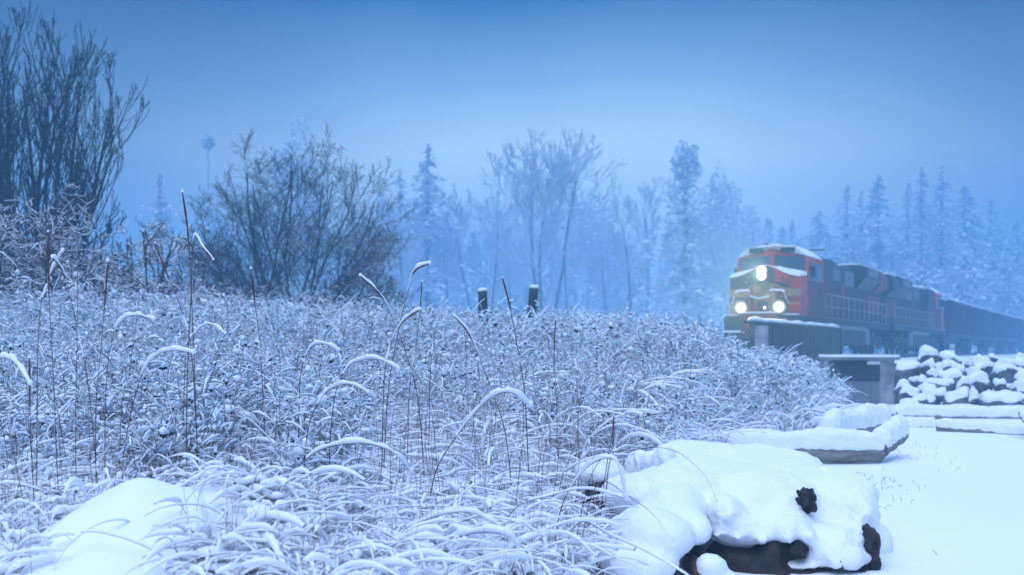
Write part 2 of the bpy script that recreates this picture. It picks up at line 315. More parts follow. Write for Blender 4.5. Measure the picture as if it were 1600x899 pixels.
# ------------------------------------------------------------ locomotives
def arch_z(x): return 3.27+.50*np.exp(-(x/.85)**2)
def make_loco(y0, flip, label, front_lit):
    t = y0+(21.4 if flip else 0)
    p = track_pt(0, t, RAILZ)
    root = empty('locomotive', p, -ANG+(math.pi if flip else 0))
    tag(root, label, 'locomotive', 'coupled diesel locomotives')
    B = lambda m, n, mt, par=root, sm=False: m.build(n, mt, par, sm)
    # frame and walkway
    m = MB(); m.box(-1.5, 1.5, -.9, 21.3, 1.38, 1.66); B(m, 'frame', M['black'])
    # nose: arched front, sloping top
    xs = np.linspace(-1.5, 1.5, 19)
    top = [(x, arch_z(x)) for x in xs]
    out_ = [(-1.5, 1.66)]+top+[(1.5, 1.66)]
    sh = [(0, 0)]+[(0, .10) for _ in xs]+[(0, 0)]
    m = MB().prism(out_, 0, 1.25, 0, sh); nose = B(m, 'nose', M['red'])
    m = MB()
    xs2 = np.linspace(-1.47, .25, 12)
    pl = [(x, -.006, arch_z(x)-.035) for x in xs2]+[(.42, -.006, 3.5), (.36, -.006, 3.1), (.62, -.006, 2.82), (-1.47, -.006, 2.82)]
    m.poly(pl); m.poly([(.62, -.007, 2.82), (1.1, -.007, 2.84), (.9, -.007, 3.0), (.4, -.007, 3.12)])
    m.poly([(-1.47, -.006, 2.44), (-.5, -.006, 2.44), (-.5, -.006, 2.15), (-1.47, -.006, 2.15)]); m.poly([(.55, -.006, 2.44), (1.1, -.006, 2.44), (.85, -.006, 2.1), (.55, -.006, 2.1)])
    B(m, 'nose_dark_paint', M['green_d'], nose)
    m = MB()
    for a, b in ((-1.47, -.62), (.80, 1.47)): m.poly([(a, -.009, 2.46), (b, -.009, 2.46), (b, -.009, 2.79), (a, -.009, 2.79)])
    m.poly([(-.5, -.012, 2.30), (.42, -.012, 2.30), (.42, -.012, 2.86), (.2, -.012, 3.03), (-.02, -.012, 3.1), (-.25, -.012, 3.03), (-.5, -.012, 2.86)])
    # curved band, a thin arc over the emblem
    an = np.linspace(.12, math.pi-.12, 15)
    for k in range(14):
        q = [(1.02*math.cos(a)*rr, -.010, 2.42+.62*math.sin(a)*rr) for a, rr in ((an[k], 1), (an[k+1], 1), (an[k+1], .90), (an[k], .90))]
        m.poly(q)
    m.poly([(1.0, -.009, 2.12), (1.47, -.009, 2.12), (1.47, -.009, 2.2), (1.0, -.009, 2.2)])
    m.poly([(-1.47, -.009, 2.0), (-1.1, -.009, 2.0), (-1.1, -.009, 2.13), (-1.47, -.009, 2.13)])
    B(m, 'yellow_band', M['yellow'], nose)
    m = MB().box(-.28, .28, -.05, -.014, 1.9, 2.24); m.box(.5, .62, -.03, -.014, 2.3, 2.75); m.box(.74, .78, -.05, -.014, 2.95, 3.35); m.box(.66, .70, -.05, -.014, 3.2, 3.3)
    B(m, 'nose_fittings', M['black'], nose)
    # cab
    cz = [(-1.53, 1.66), (-1.53, 4.18), (-1.34, 4.36), (-.98, 4.62), (-.3, 4.68), (.3, 4.68), (.98, 4.62), (1.34, 4.36), (1.53, 4.18), (1.53, 1.66)]
    m = MB().prism(cz, 1.25, 4.1); cab = B(m, 'cab', M['red'])
    m = MB()
    for s_ in (-1, 1):
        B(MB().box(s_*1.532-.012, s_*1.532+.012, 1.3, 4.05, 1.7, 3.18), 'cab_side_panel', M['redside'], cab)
    for s_ in (-1, 1):
        a, b = (.10, 1.40)
        q = MB(); xsn = np.linspace(a, b, 8)
        q.poly([(s_*x, 1.235, max(3.58, arch_z(x)+.12)) for x in xsn]+[(s_*1.40, 1.235, 4.10), (s_*1.3, 1.235, 4.20), (s_*.10, 1.235, 4.26)])
        B(q, 'windshield', M['glass'], cab)
        q = MB(); q.tube([(s_*.3, 1.2, 3.75), (s_*.9, 1.18, 3.86)], .018, 5); B(q, 'wiper', M['black'], cab)
        q = MB().box(s_*.68-.30, s_*.68+.30, 1.13, 1.245, 4.38, 4.60); B(q, 'number_board', M['boarddark'], cab)
        q = MB().box(s_*1.555-.012, s_*1.555+.012, 1.7, 2.5, 3.2, 3.95); q.box(s_*1.555-.012, s_*1.555+.012, 2.6, 3.5, 3.2, 3.95)
        B(q, 'side_window', M['glass'], cab)
        q = MB().box(s_*1.56-.2*(s_ < 0), s_*1.56+.2*(s_ > 0), 1.55, 1.62, 3.3, 3.8); B(q, 'mirror', M['black'], cab)
    # snow on cab roof, nose and visor
    v_ = MB(); n = 40
    xs3 = np.linspace(-1.5, 1.5, 25)
    cx = [q[0] for q in cz[1:-1]]; czz = [q[1] for q in cz[1:-1]]
    top = [(x, np.interp(x, cx, czz)+.02+.06*math.exp(-((x-.15)/.55)**2)+.02*math.sin(x*9)) for x in xs3]
    bot = [(x, np.interp(x, cx, czz)-.02) for x in xs3[::-1]]
    v_.prism(top+bot, 1.2, 4.15); B(v_, 'roof_snow', M['snow'], cab, True)
    v_ = MB()
    for s_ in (-1, 1):
        xq = np.linspace(.35, 1.5, 12)*s_
        tp = [(x, arch_z(x)+.02+.15*sstep((abs(x)-.35)/.8)*(1-.3*sstep((abs(x)-1.3)/.2))) for x in xq]
        bt = [(x, arch_z(x)-.015) for x in xq[::-1]]
        v_.prism(tp+bt, .02, 1.2, 0, [(0, .1)]*24)
    v_.tube([(x, .0, arch_z(x)+.012) for x in np.linspace(-1.5, 1.5, 24)], .022, 6)
    B(v_, 'nose_snow', M['snow'], nose, True)
    # hood
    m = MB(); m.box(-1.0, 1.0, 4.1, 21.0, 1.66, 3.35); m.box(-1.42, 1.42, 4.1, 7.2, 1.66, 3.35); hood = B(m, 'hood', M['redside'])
    m = MB(); m.prism([(-1.0, 3.35), (-1.0, 4.2), (-.75, 4.42), (.75, 4.42), (1.0, 4.2), (1.0, 3.35)], 4.1, 14.2)
    m.box(-1.42, 1.42, 4.12, 6.6, 3.352, 4.35)
    m.prism([(-.98, 3.35), (-1.5, 3.95), (-1.5, 4.5), (-1.2, 4.62), (1.2, 4.62), (1.5, 4.5), (1.5, 3.95), (.98, 3.35)], 14.2, 18.4)
    B(m, 'upper_hood', M['green_d'], hood)
    rr = M['reddoor'] if not flip else M['green_d']
    m = MB(); m.prism([(-1.0, 3.353), (-1.45, 3.7), (-1.45, 4.35), (-1.1, 4.6), (1.1, 4.6), (1.45, 4.35), (1.45, 3.7), (1.0, 3.353)], 18.42, 21.0)
    B(m, 'rear_hood_section', rr, hood)
    m = MB()
    for (a, b, z0, z1) in ((8.6, 10.3, 3.6, 4.1), (11.4, 13.6, 3.45, 4.15), (15.0, 17.6, 4.05, 4.45)):
        xo = 1.0 if a < 14 else 1.5
        for s_ in (-1, 1): B(MB().box(s_*xo-.02, s_*xo+.02, a, b, z0, z1), 'air_intake_panel', M['grey'], hood)
    m = MB()
    for k in range(20):
        a = 7.5+k*.66
        for s_ in (-1, 1): m.box(s_*1.0-.018, s_*1.0+.018, a, a+.05, 1.7, 3.3)
    for s_ in (-1, 1): m.box(s_*1.0-.022, s_*1.0+.022, 4.2, 21, 3.30, 3.36)
    B(m, 'door_seams', M['black'], hood)
    m = MB()
    for s_ in (-1, 1):
        B(MB().box(s_*1.0-.026, s_*1.0+.026, 10.4, 11.3, 2.9, 3.5), 'red_door', M['reddoor'], hood); B(MB().box(s_*1.0-.026, s_*1.0+.026, 17.3, 20.9, 2.2, 3.2), 'red_door', M['reddoor'], hood)
    m = MB(); m.cyl((0, 12.4, 4.3), (0, 12.4, 4.75), .22); m.box(-.5, .5, 11.6, 12.1, 4.42, 4.6); B(m, 'exhaust_stack', M['black'], hood)
    m = MB()
    for q in (-.12, 0, .12): m.tube([(q, 19.6, 4.85), (q, 19.2, 4.87), (q, 19.05, 4.88)], [.03, .04, .08], 8)
    m.tube([(0, 19.6, 4.6), (0, 19.6, 4.86)], .03, 6); B(m, 'horn', M['black'], hood)
    m = MB(); m.box(-.7, .7, 4.2, 14, 4.42, 4.45); m.box(-1.15, 1.15, 14.3, 20.95, 4.615, 4.70)
    B(m, 'hood_snow', M['snow'], hood)
    # antenna on the cab roof
    m = MB(); m.box(.5, 1.7, 3.6, 3.7, 4.6, 4.66); B(m, 'antenna', M['black'], cab); m = MB(); m.cyl((-.6, 2.6, 4.7), (-.6, 2.6, 4.9), .05); B(m, 'antenna', M['black'], cab)
    # railings
    m = MB()
    for s_ in (-1, 1):
        for k in range(13):
            y = 4.9+k*1.3; m.tube([(s_*1.47, y, 1.6), (s_*1.47, y, 2.75)], .022, 5)
        m.tube([(s_*1.47, 4.9, 2.75), (s_*1.47, 20.5, 2.75)], .022, 5); m.tube([(s_*1.47, 4.9, 2.2), (s_*1.47, 20.5, 2.2)], .015, 5)
    B(m, 'side_handrail', M['handrail'], root)
    for s_ in (-1, 1):
        m = MB(); m.tube([(s_*1.05, -.82, 1.6), (s_*1.05, -.84, 2.55), (s_*1.0, -.84, 2.64), (s_*.5, -.84, 2.66), (s_*.42, -.84, 2.58), (s_*.42, -.84, 1.75)], .028, 6)
        m.tube([(s_*1.45, -.5, 1.4), (s_*1.2, -.8, 2.1), (s_*1.05, -.82, 2.5)], .028, 6)
        m.tube([(s_*1.48, .05, 2.5), (s_*1.48, -.35, 2.0), (s_*1.48, -.5, .7)], .022, 6)
        hr = B(m, 'front_handrail', M['red'])
        m = MB(); m.tube([(s_*1.03, -.84, 2.60), (s_*.95, -.84, 2.68), (s_*.5, -.84, 2.71), (s_*.42, -.84, 2.63)], .045, 6); m.tube([(s_*1.05, -.84, 2.5), (s_*1.2, -.82, 2.13)], .03, 5)
        B(m, 'rail_snow', M['snow'], hr, True)
    m = MB(); xx = np.linspace(-.42, .42, 9); m.tube([(x, -.84, 2.38+.10*(x/.42)**2) for x in xx], .03, 6)
    B(m, 'safety_chain', M['snow'], root, True)
    # pilot: anticlimber, coupler, steps, plough, hoses
    m = MB(); m.box(-.75, .75, -1.08, -.88, 1.42, 1.74)
    for k in range(4): m.box(-.76, .76, -1.12, -1.08, 1.45+k*.08, 1.49+k*.08)
    B(m, 'anticlimber', M['reddoor'])
    m = MB(); m.box(-.75, .75, -1.1, -.9, 1.742, 1.80); m.box(-1.5, -.8, -.86, -.2, 1.662, 1.72); m.box(.8, 1.5, -.86, -.2, 1.662, 1.72); B(m, 'platform_snow', M['snow'])
    m = MB(); m.box(-.14, .14, -1.5, -.9, .78, 1.02); m.box(-.26, .2, -1.72, -1.45, .70, 1.08); m.box(.05, .26, -1.86, -1.6, .72, 1.06); B(m, 'coupler', M['under'])
    m = MB(); m.prism([(-1.5, .35), (-1.5, 1.38), (1.5, 1.38), (1.5, .35)], -.86, -.6)
    m.add([(-1.5, -.87, .95), (0, -1.35, .95), (1.5, -.87, .95), (-1.5, -1.0, .15), (0, -1.5, .15), (1.5, -1.0, .15), (-1.5, -.6, .95), (1.5, -.6, .95), (-1.5, -.6, .15), (1.5, -.6, .15)],
          [(0, 1, 4, 3), (1, 2, 5, 4), (0, 3, 8, 6), (2, 7, 9, 5)])
    m.add([(-1.5, -.87, .95), (0, -1.35, .95), (1.5, -.87, .95), (-1.5, -.6, .95), (1.5, -.6, .95)], [(0, 1, 2), (0, 2, 4), (0, 4, 3)])
    plow = B(m, 'snowplow', M['under'])
    m = MB(); m.box(-1.52, -.75, -1.03, -.87, .955, 1.03); B(m, 'plow_snow', M['snow'], plow); m = MB(); m.box(.75, 1.52, -1.03, -.87, .955, 1.03); B(m, 'plow_snow', M['snow'], plow)
    for s_ in (-1, 1):
        m = MB()
        for k in range(4): B(MB().box(s_*1.5-.25*(s_ > 0), s_*1.5+.25*(s_ < 0), -.75, -.3, .35+k*.3, .38+k*.3), 'step', M['steel'])
        m = MB(); an = np.linspace(0, 2*math.pi, 14); m.tube([(s_*1.32+.13*math.cos(a), -.92, 1.62+.17*math.sin(a)) for a in an], .045, 6); B(m, 'brake_hose', M['handrail'], root, True)
    for x in (-.5, -.38, .4, .52): B(MB().tube([(x, -1.0, 1.4), (x, -1.25, 1.2), (x, -1.2, .8)], .035, 6), 'air_hose', M['red'])
    # lamps
    def lampset(name, x, z, y, r_, lit, n=1):
        m = MB(); m.cyl((x, y+.16, z), (x, y, z), r_*1.08, 24); h = B(m, name, M['black'])
        q = MB(); an = np.linspace(0, 2*math.pi, 24, endpoint=False)
        q.add(np.vstack([[(r_*math.cos(a), -.004, r_*math.sin(a)) for a in an], [(r_*.6*math.cos(a), -.03, r_*.6*math.sin(a)) for a in an], [(0, -.04, 0)]]),
              [(i, (i+1) % 24, 24+(i+1) % 24) for i in range(24)]+[(i, 24+(i+1) % 24, 24+i) for i in range(24)]+[(24+i, 24+(i+1) % 24, 48) for i in range(24)])
        ln_ = B(q, 'lens', M['lamp'] if lit else M['glass'], h, True); ln_.location = (x, y, z)
        if lit:
            ld = bpy.data.lights.new(name+'_light', 'SPOT'); ld.energy = LAMPW; ld.spot_size = R(75); ld.spot_blend = 1; ld.shadow_soft_size = .1; ld.color = (1, .70, .40)
            lo = bpy.data.objects.new(name+'_light', ld); COL.objects.link(lo); lo.parent = h; lo.location = (x, y-.12, z); lo.rotation_euler = (R(90), 0, 0)
            lo.rotation_euler = (R(90), 0, R(180))
    if not flip:
        m = MB().box(-.26, .08, -.10, -.013, 3.13, 3.74); B(m, 'headlight_housing', M['black'])
    lampset('headlight', -.09, 3.56, -.18, .21, front_lit); lampset('headlight', -.09, 3.34, -.20, .21, front_lit)
    lampset('ditch_light', -.76, 1.98, -.92, .31, front_lit); lampset('ditch_light', .84, 1.99, -.92, .31, front_lit)
    m = MB(); v, f = blobs([(.0, -.07, 2.0)], [(.05, .03, .05)], 2, 0); m.add(v, f); B(m, 'marker_light', M['lamp_s'] if front_lit else M['glass'], root, True)
    # running gear
    for yc in (4.0, 17.2):
        m = MB(); 
        for s_ in (-1, 1):
            m.box(s_*1.22-.09, s_*1.22+.09, yc-2.6, yc+2.6, .62, .98); m.box(s_*1.26-.09, s_*1.26+.09, yc-.5, yc+.5, .35, 1.2)
            for k in (-1.85, 0, 1.85): m.box(s_*1.30-.1, s_*1.30+.1, yc+k-.28, yc+k+.28, .3, .8)
        tk = B(m, 'bogie', M['under'])
        for k in (-1.85, 0, 1.85):
            for s_ in (-1, 1):
                q = MB(); q.cyl((s_*.70, yc+k, .53), (s_*.84, yc+k, .53), .53, 24); B(q, 'wheel', M['under'], tk, True)
    m = MB(); m.prism([(-1.35, .45), (-1.5, .8), (-1.5, 1.37), (1.5, 1.37), (1.5, .8), (1.35, .45)], 7.4, 13.8); B(m, 'fuel_tank', M['under'])
    m = MB(); m.box(-1.52, 1.52, 6.9, 14.1, 1.2, 1.39)
    for s_ in (-1, 1): m.box(s_*1.4-.12, s_*1.4+.12, 14.2, 15.2, .5, 1.3)
    m.box(-1.54, 1.54, 4.2, 20.8, 1.665, 1.70); B(m, 'side_sill_snow', M['grey'])
    return root
LAMPW = 3200
make_loco(0, False, 'leading red locomotive with three bright headlights and snow on its nose', True)
make_loco(22.4, True, 'second red locomotive coupled behind the leading one, ahead of the dark wagons', False)

def make_wagon(t, label):
    root = empty('hopper_wagon', track_pt(0, t, RAILZ), -ANG); tag(root, label, 'wagon', 'dark hopper wagons behind the locomotives')
    Lw = 15.4
    m = MB(); m.box(-1.55, 1.55, .6, Lw-.6, 1.5, 3.85); m.prism([(-1.5, 1.5), (-.7, .75), (.7, .75), (1.5, 1.5)], 3.5, Lw-3.5); body = m.build('body', M['wagon'], root, False)
    m = MB()
    for k in range(12):
        y = .6+k*(Lw-1.26)/11
        for s_ in (-1, 1): m.box(s_*1.6-.05, s_*1.6+.05, y, y+.14, 1.4, 3.8)
    for s_ in (-1, 1): m.box(s_*1.61-.07, s_*1.61+.07, .5, Lw-.5, 3.78, 3.95); m.box(s_*1.58-.08, s_*1.58+.08, .2, Lw-.2, 1.2, 1.5)
    m.box(-.2, .2, -.5, Lw+.5, .85, 1.15); m.build('side_ribs', M['wagon'], root, False)
    m = MB()
    for s_ in (-1, 1): m.box(s_*1.61-.08, s_*1.61+.08, .5, Lw-.5, 3.952, 4.03)
    m.box(-1.5, 1.5, .7, Lw-.7, 3.852, 3.93); m.build('top_snow', M['snow'], root, False)
    for yc in (2.0, Lw-2.0):
        m = MB()
        for s_ in (-1, 1): m.box(s_*1.05-.1, s_*1.05+.1, yc-1.2, yc+1.2, .5, .85)
        b_ = m.build('bogie', M['under'], root, False)
        for k in (-.85, .85):
            for s_ in (-1, 1): MB().cyl((s_*.70, yc+k, .46), (s_*.84, yc+k, .46), .46, 18).build('wheel', M['under'], b_)
    return root
names = ['first dark hopper wagon, coupled right behind the second locomotive', 'second dark hopper wagon behind the locomotives, in front of snowy trees',
         'third dark hopper wagon, fading into the snowfall', 'fourth dark hopper wagon from the locomotives, pale with snowfall', 'fifth hopper wagon, cut by the picture edge', 'sixth hopper wagon at the far end of the train']
w0 = make_wagon(44.9, names[0])
for k in range(1, 6):
    c = copy_tree(w0); c.location = track_pt(0, 44.9+16.4*k, RAILZ); c['label'] = names[k]

# ------------------------------------------------------------ bridge parapet, posts, culvert
root = empty('bridge_parapet', track_pt(2.15, -10, 0), -ANG)
tag(root, 'dark stained boarded bridge parapet beside the front locomotive', 'parapet')
m = MB(); m.box(-.08, .08, 1.0, 14.2, -.1, 2.42)
for k in range(34):
    y = 1.0+k*.385; d = .015+.02*random.random(); m.box(.081, .081+d, y, y+.34, -.1, 2.38-.03*random.random())
m.build('boarding', M['girder'], root, False)
m = MB(); m.box(-.16, .2, -.3, 14.4, 2.425, 2.50); m.box(-.12, .16, 14.2, 14.45, -.1, 2.42); m.build('capping_rail', M['girder'], root, False)
m = MB(); yy = np.linspace(-.4, 14.4, 40); m.tube([(.02, y, 2.55+.015*math.sin(y*3)) for y in yy], [.03]+[.10+.015*math.sin(y*2.1) for y in yy[1:-1]]+[.03], 8); m.build('snow_cap', M['snow'], root)
root = empty('concrete_post', (P(1190, 540, 44.2)[0], 44.2, 0), R(-15)); tag(root, 'pale concrete post at the left end of the dark bridge parapet', 'post')
m = MB().box(-.22, .22, -.15, .15, 0, 2.36); m.build('shaft', M['concrete'], root, False)
# culvert headwall
D = 39.5; x0, x1 = P(1305, 0, D)[0], P(1403, 0, D)[0]; zt = P(0, 563, D)[2]
root = empty('culvert_headwall', ((x0+x1)/2, D, 0)); tag(root, 'concrete culvert headwall with a dark opening beside the snowy rocks', 'culvert')
h = (x1-x0)/2
m = MB(); m.box(h-.55, h-.10, 0, 1.6, -.4, zt); m.box(-h, h, .9, 1.5, .55, zt); m.build('wall', M['concrete'], root, False)
m = MB(); m.box(-h, h-.551, 0, .5, -.4, .55); m.build('sill_wall', M['concrete_d'], root, False)
m = MB(); m.box(-h+.05, h-.56, .03, .9, .552, zt-.12); m.build('opening_shade_block', M['black'], root, False)  # solid black block in place of the shade inside the opening
m = MB(); m.box(h-.098, h+.02, -.1, 1.5, -.4, zt-.1); m.build('edge_timber', M['girder'], root, False)
m = MB(); m.box(-h-.1, h+.02, -.15, 1.7, zt, zt+.09); m.build('top_slab', M['concrete_d'], root, False)
m = MB(); m.box(-h-.1, h, -.16, 1.7, zt+.092, zt+.17); m.box(h-.95, h-.56, -.05, .02, zt-.13, zt-.03); m.build('snow_cap', M['snow'], root, False)
# weathered posts in the field
for (px, py0, py1, wpx, lean, lab) in ((757, 455, 510, 15, .03, 'weathered wooden post standing upright in snowy brush, snow cap on top'), (824, 450, 505, 15, -.10, 'weathered wooden post leaning slightly, snow cap tilted, right of the upright post')):
    D = 27.0; tp = P(px, py0, D); zb = float(hgt(tp[0], D))
    root = empty('wooden_post', (tp[0]-lean*.0, D, zb)); root.rotation_euler = (0, -lean, 0) if lean < 0 else (0, -lean, 0); tag(root, lab, 'post', 'two posts in the field')
    H = tp[2]-zb; r = wpx/2*D/F
    m = MB(); zz = np.linspace(-.2, H, 12); m.tube([(0.0, 0, z) for z in zz], [r*(1+.06*math.sin(z*9)) for z in zz], 10); m.build('shaft', M['post'], root)
    m = MB(); v, f = blobs([(0, 0, H+.02)], [(r*1.12, r*1.12, .055)], 2, .03); m.add(v, f); m.build('snow_cap', M['snow'], root)

# ------------------------------------------------------------ riprap rocks
def rock(name, c, rad, label, seed, cap=True):
    g_ = np.random.default_rng(seed)
    v, f = ICO[3]; off = g_.uniform(0, 50, 3)
    q = v.copy()
    for k in range(7):                                    # facets: cut by random planes
        n_ = g_.standard_normal(3); n_ /= np.linalg.norm(n_); d = g_.uniform(.55, .85)
        s_ = q@n_; q = q-np.outer(np.maximum(s_-d, 0), n_)
    dis = np.array([mnoise.noise(Vector(p*1.7+off)) for p in q]); q = q*(1+.10*dis[:, None])
    root = empty(name, c, g_.uniform(0, 6)); tag(root, label, 'rock', 'snow covered riprap rocks')
    m = MB(); m.add(q*rad, f); m.build('stone', M['rock'], root)
    if cap:
        q2 = q*rad; zmin = np.percentile(q2[:, 2], 66); q2 = q2.copy(); th = .05+.16*min(rad)
        q2[:, :2] *= (.93+.10*dis[:, None]); q2[:, 2] = np.where(q2[:, 2] > zmin, q2[:, 2]+th*(1+.8*dis), zmin-.02+(q2[:, 2]-zmin)*.05)
        m = MB(); m.add(q2, f); m.build('snow_cap', M['snow'], root)
rs = 0
g_ = np.random.default_rng(5)
ORD = 'first second third fourth fifth sixth seventh eighth ninth tenth eleventh twelfth thirteenth fourteenth fifteenth'.split()
TIER = ['lowest tier', 'second tier', 'middle tier', 'fourth tier', 'fifth tier', 'top tier']
for row, (D, zc, n) in enumerate(((34.0, .0, 14), (34.6, .22, 14), (35.3, .44, 14), (36.1, .66, 13), (37.0, .86, 12), (38.6, 1.10, 12))):
    for k in range(n):
        px = 1416+(k+.5*(row % 2))*(262/n)+g_.uniform(-11, 11)
        p = P(px, 0, D); r = g_.uniform(.14, .31)
        if k % 4 == row % 4: r = .40
        sh = g_.uniform(.7, 1.1)
        rock('rock', (p[0], D+g_.uniform(-.3, .3), zc+g_.uniform(-.17, .15)), np.array([r*1.3, r, r*sh]), '%s %s boulder from the culvert, %s of the rock bank' % (ORD[k], 'large snow topped' if r > .35 else 'snow topped', TIER[row]), 100+rs)
        rs += 1

# ------------------------------------------------------------ driftwood logs
def log(px0, py0, D0, px1, py1, D1, r0, r1, label, snow_t, mt='log', bend=0.0, name='driftwood_log', under=.6):
    a = P(px0, py0, D0); b = P(px1, py1, D1); K = 26
    t = np.linspace(0, 1, K)[:, None]; pts = a*(1-t)+b*t; pts[:, 2] += bend*np.sin(t[:, 0]*math.pi)
    rr = r0*(1-t[:, 0])+r1*t[:, 0]; rr = rr*(1+.06*np.sin(t[:, 0]*17))
    root = empty(name, pts[0]); tag(root, label, 'log')
    m = MB(); m.tube(pts-pts[0], rr, 14); m.build('trunk', M[mt], root)
    off = pts-pts[0]; gl = np.random.default_rng(int(px0))
    d = off[-1]-off[0]; d[2] = 0; d /= np.linalg.norm(d); sd_ = np.array([-d[1], d[0], 0])
    nz = np.convolve(gl.standard_normal(K+8), np.ones(4)/4, 'same')[4:4+K]; th = snow_t*(1+.22*nz); th[0] *= .5; th[-1] *= .5
    S = 20; an = np.linspace(0, 2*math.pi, S, endpoint=False); ca, sa = np.cos(an), np.sin(an)
    wd = 1.06+.05*gl.standard_normal(K); dr_ = .18+.16*np.abs(gl.standard_normal(K))
    zz = np.where(sa[None] > 0, .35*rr[:, None]+(.62*rr[:, None]+th[:, None])*np.abs(sa[None])**.6, .35*rr[:, None]-rr[:, None]*dr_[:, None]*np.abs(sa[None])**.5)
    V = off[:, None]+sd_[None, None]*(rr*wd)[:, None, None]*ca[None, :, None]; V[..., 2] += zz
    V = np.concatenate([V[:1].mean(1, keepdims=True).repeat(S, 1)-d*.04, V, V[-1:].mean(1, keepdims=True).repeat(S, 1)+d*.04]); nn = len(V); ii = np.arange(nn*S).reshape(nn, S)
    m = MB(); m.add(V.reshape(-1, 3), np.stack([ii[:-1], np.roll(ii[:-1], -1, 1), np.roll(ii[1:], -1, 1), ii[1:]], -1).reshape(-1, 4)); sn = m.build('snow_cap', M['snow'], root)
    sb = sn.modifiers.new('sub', 'SUBSURF'); sb.levels = 1; sb.render_levels = 2
    tx = bpy.data.textures.new('log_noise', 'CLOUDS'); tx.noise_scale = .12; dd = sn.modifiers.new('disp', 'DISPLACE'); dd.texture = tx; dd.strength = .05; dd.mid_level = .5
    return root
log(985, 702, 16.2, 1375, 706, 17.2, .13, .15, 'long grey driftwood log with a thick snow layer at the edge of the path', .14)
log(1372, 703, 17.3, 1408, 678, 18.2, .13, .12, 'short rounded driftwood piece at the tip of the long log', .16)
log(1290, 680, 18.4, 1385, 662, 19.8, .14, .12, 'driftwood log buried in snow behind the tip of the long log', .20)
log(1395, 651, 27.6, 1620, 655, 28.6, .17, .19, 'long snow topped driftwood log below the rock bank', .11)
log(1466, 668, 24.0, 1625, 683, 22.6, .09, .10, 'thin snow topped driftwood log, cut end facing left', .09)
log(1392, 668, 25.2, 1462, 668, 25.0, .10, .10, 'low snow buried log left of the thin cut log', .11)
log(1630, 690, 21, 1596, 646, 22.5, .10, .06, 'dark leaning branch end at the picture edge above the thin log', .05, 'rot')
log(986, 745, 11.6, 1050, 742, 11.2, .085, .10, 'short grey log end showing beneath snow behind the root pile', .13)

def smooth_snow(name, ell, parent, loc, voxel=.028, seed=0, disp=.03):
    bm = bmesh.new()
    for (c, r) in ell:
        mt = Matrix.Translation(Vector(c)-Vector(loc)) @ Matrix.Diagonal((*r, 1))
        bmesh.ops.create_icosphere(bm, subdivisions=4, radius=1, matrix=mt)
    me = bpy.data.meshes.new(name); bm.to_mesh(me); bm.free(); me.materials.append(M['snow'])
    o = bpy.data.objects.new(name, me); COL.objects.link(o); o.parent = parent
    a = o.modifiers.new('remesh', 'REMESH'); a.mode = 'VOXEL'; a.voxel_size = voxel; a.use_smooth_shade = True
    t0_ = bpy.data.textures.new('snow_drift', 'CLOUDS'); t0_.noise_scale = .55; t0_.noise_depth = 1; d = o.modifiers.new('drift', 'DISPLACE'); d.texture = t0_; d.strength = .16; d.mid_level = .5; d.texture_coords = 'LOCAL'
    b = o.modifiers.new('smooth', 'SMOOTH'); b.factor = .6; b.iterations = 12
    tx = bpy.data.textures.new('snow_noise', 'CLOUDS'); tx.noise_scale = .22
    d = o.modifiers.new('disp', 'DISPLACE'); d.texture = tx; d.strength = disp; d.mid_level = .5; d.texture_coords = 'LOCAL'
    tx2 = bpy.data.textures.new('snow_noise', 'CLOUDS'); tx2.noise_scale = .05
    d = o.modifiers.new('disp', 'DISPLACE'); d.texture = tx2; d.strength = disp*.7; d.mid_level = .5
    return o
def lump(name, c, r, mt, parent, loc, seed, amp=.22, sub=3):
    v, f = ico(sub+1); gg = Vector((seed*3.1, seed*1.7, 0))
    d = np.array([mnoise.fractal(Vector(p)*1.6+gg, 1.0, 2.0, 4) for p in v]); q = v*(1+amp*d[:, None])*np.array(r)
    m = MB(); m.add(q+np.array(c)-np.array(loc), f); return m.build(name, M[mt], parent)
# root pile, front right
loc = P(1200, 899, 9.3); loc[2] = 0
root = empty('driftwood_roots', loc); tag(root, 'big dark rotten driftwood root wad buried under deep smooth snow', 'driftwood')
E = lambda px, py, D, rx, ry, rz: (tuple(P(px, py, D)), (rx, ry, rz))
smooth_snow('snow_cap', [
    E(1180, 775, 9.6, .50, .70, .22), E(1110, 750, 10.4, .55, .8, .17), E(1060, 770, 9.6, .45, .6, .20), E(1180, 735, 11.2, .65, .9, .17), E(1100, 715, 12.0, .55, .8, .14), E(1225, 738, 12.0, .42, .8, .10),
    E(1290, 775, 9.8, .34, .7, .22), E(1320, 800, 9.4, .24, .45, .20), E(1300, 840, 9.0, .26, .3, .15), E(1335, 800, 9.2, .16, .3, .16),
    E(1150, 818, 9.0, .26, .35, .13), E(1215, 815, 9.0, .25, .35, .13), E(1280, 862, 8.8, .12, .2, .09), E(1318, 868, 8.75, .13, .2, .10), E(1345, 868, 8.9, .07, .2, .05),
    E(1128, 800, 8.9, .12, .3, .12), E(1275, 850, 8.72, 0.050, .12, 0.045), E(1290, 866, 8.68, 0.055, .12, 0.050), E(1305, 848, 8.70, 0.050, .12, 0.040), E(1322, 878, 8.66, 0.050, .12, 0.050), E(1333, 858, 8.70, 0.045, .12, 0.045), E(1300, 884, 8.65, 0.050, .12, 0.035), E(1262, 838, 8.70, 0.050, .12, 0.040), E(1316, 832, 8.80, 0.060, .12, 0.050), E(1342, 838, 8.85, 0.040, .12, 0.040), E(1228, 838, 8.70, 0.060, .12, 0.040), E(1190, 842, 8.70, 0.050, .12, 0.035), E(1150, 840, 8.70, 0.060, .12, 0.040), E(1118, 838, 8.70, 0.050, .12, 0.040), E(1250, 880, 8.9, .2, .3, .04), E(1290, 768, 11, .33, .8, .10), E(1340, 850, 9.8, .22, .5, .2)], root, loc, disp=.04)
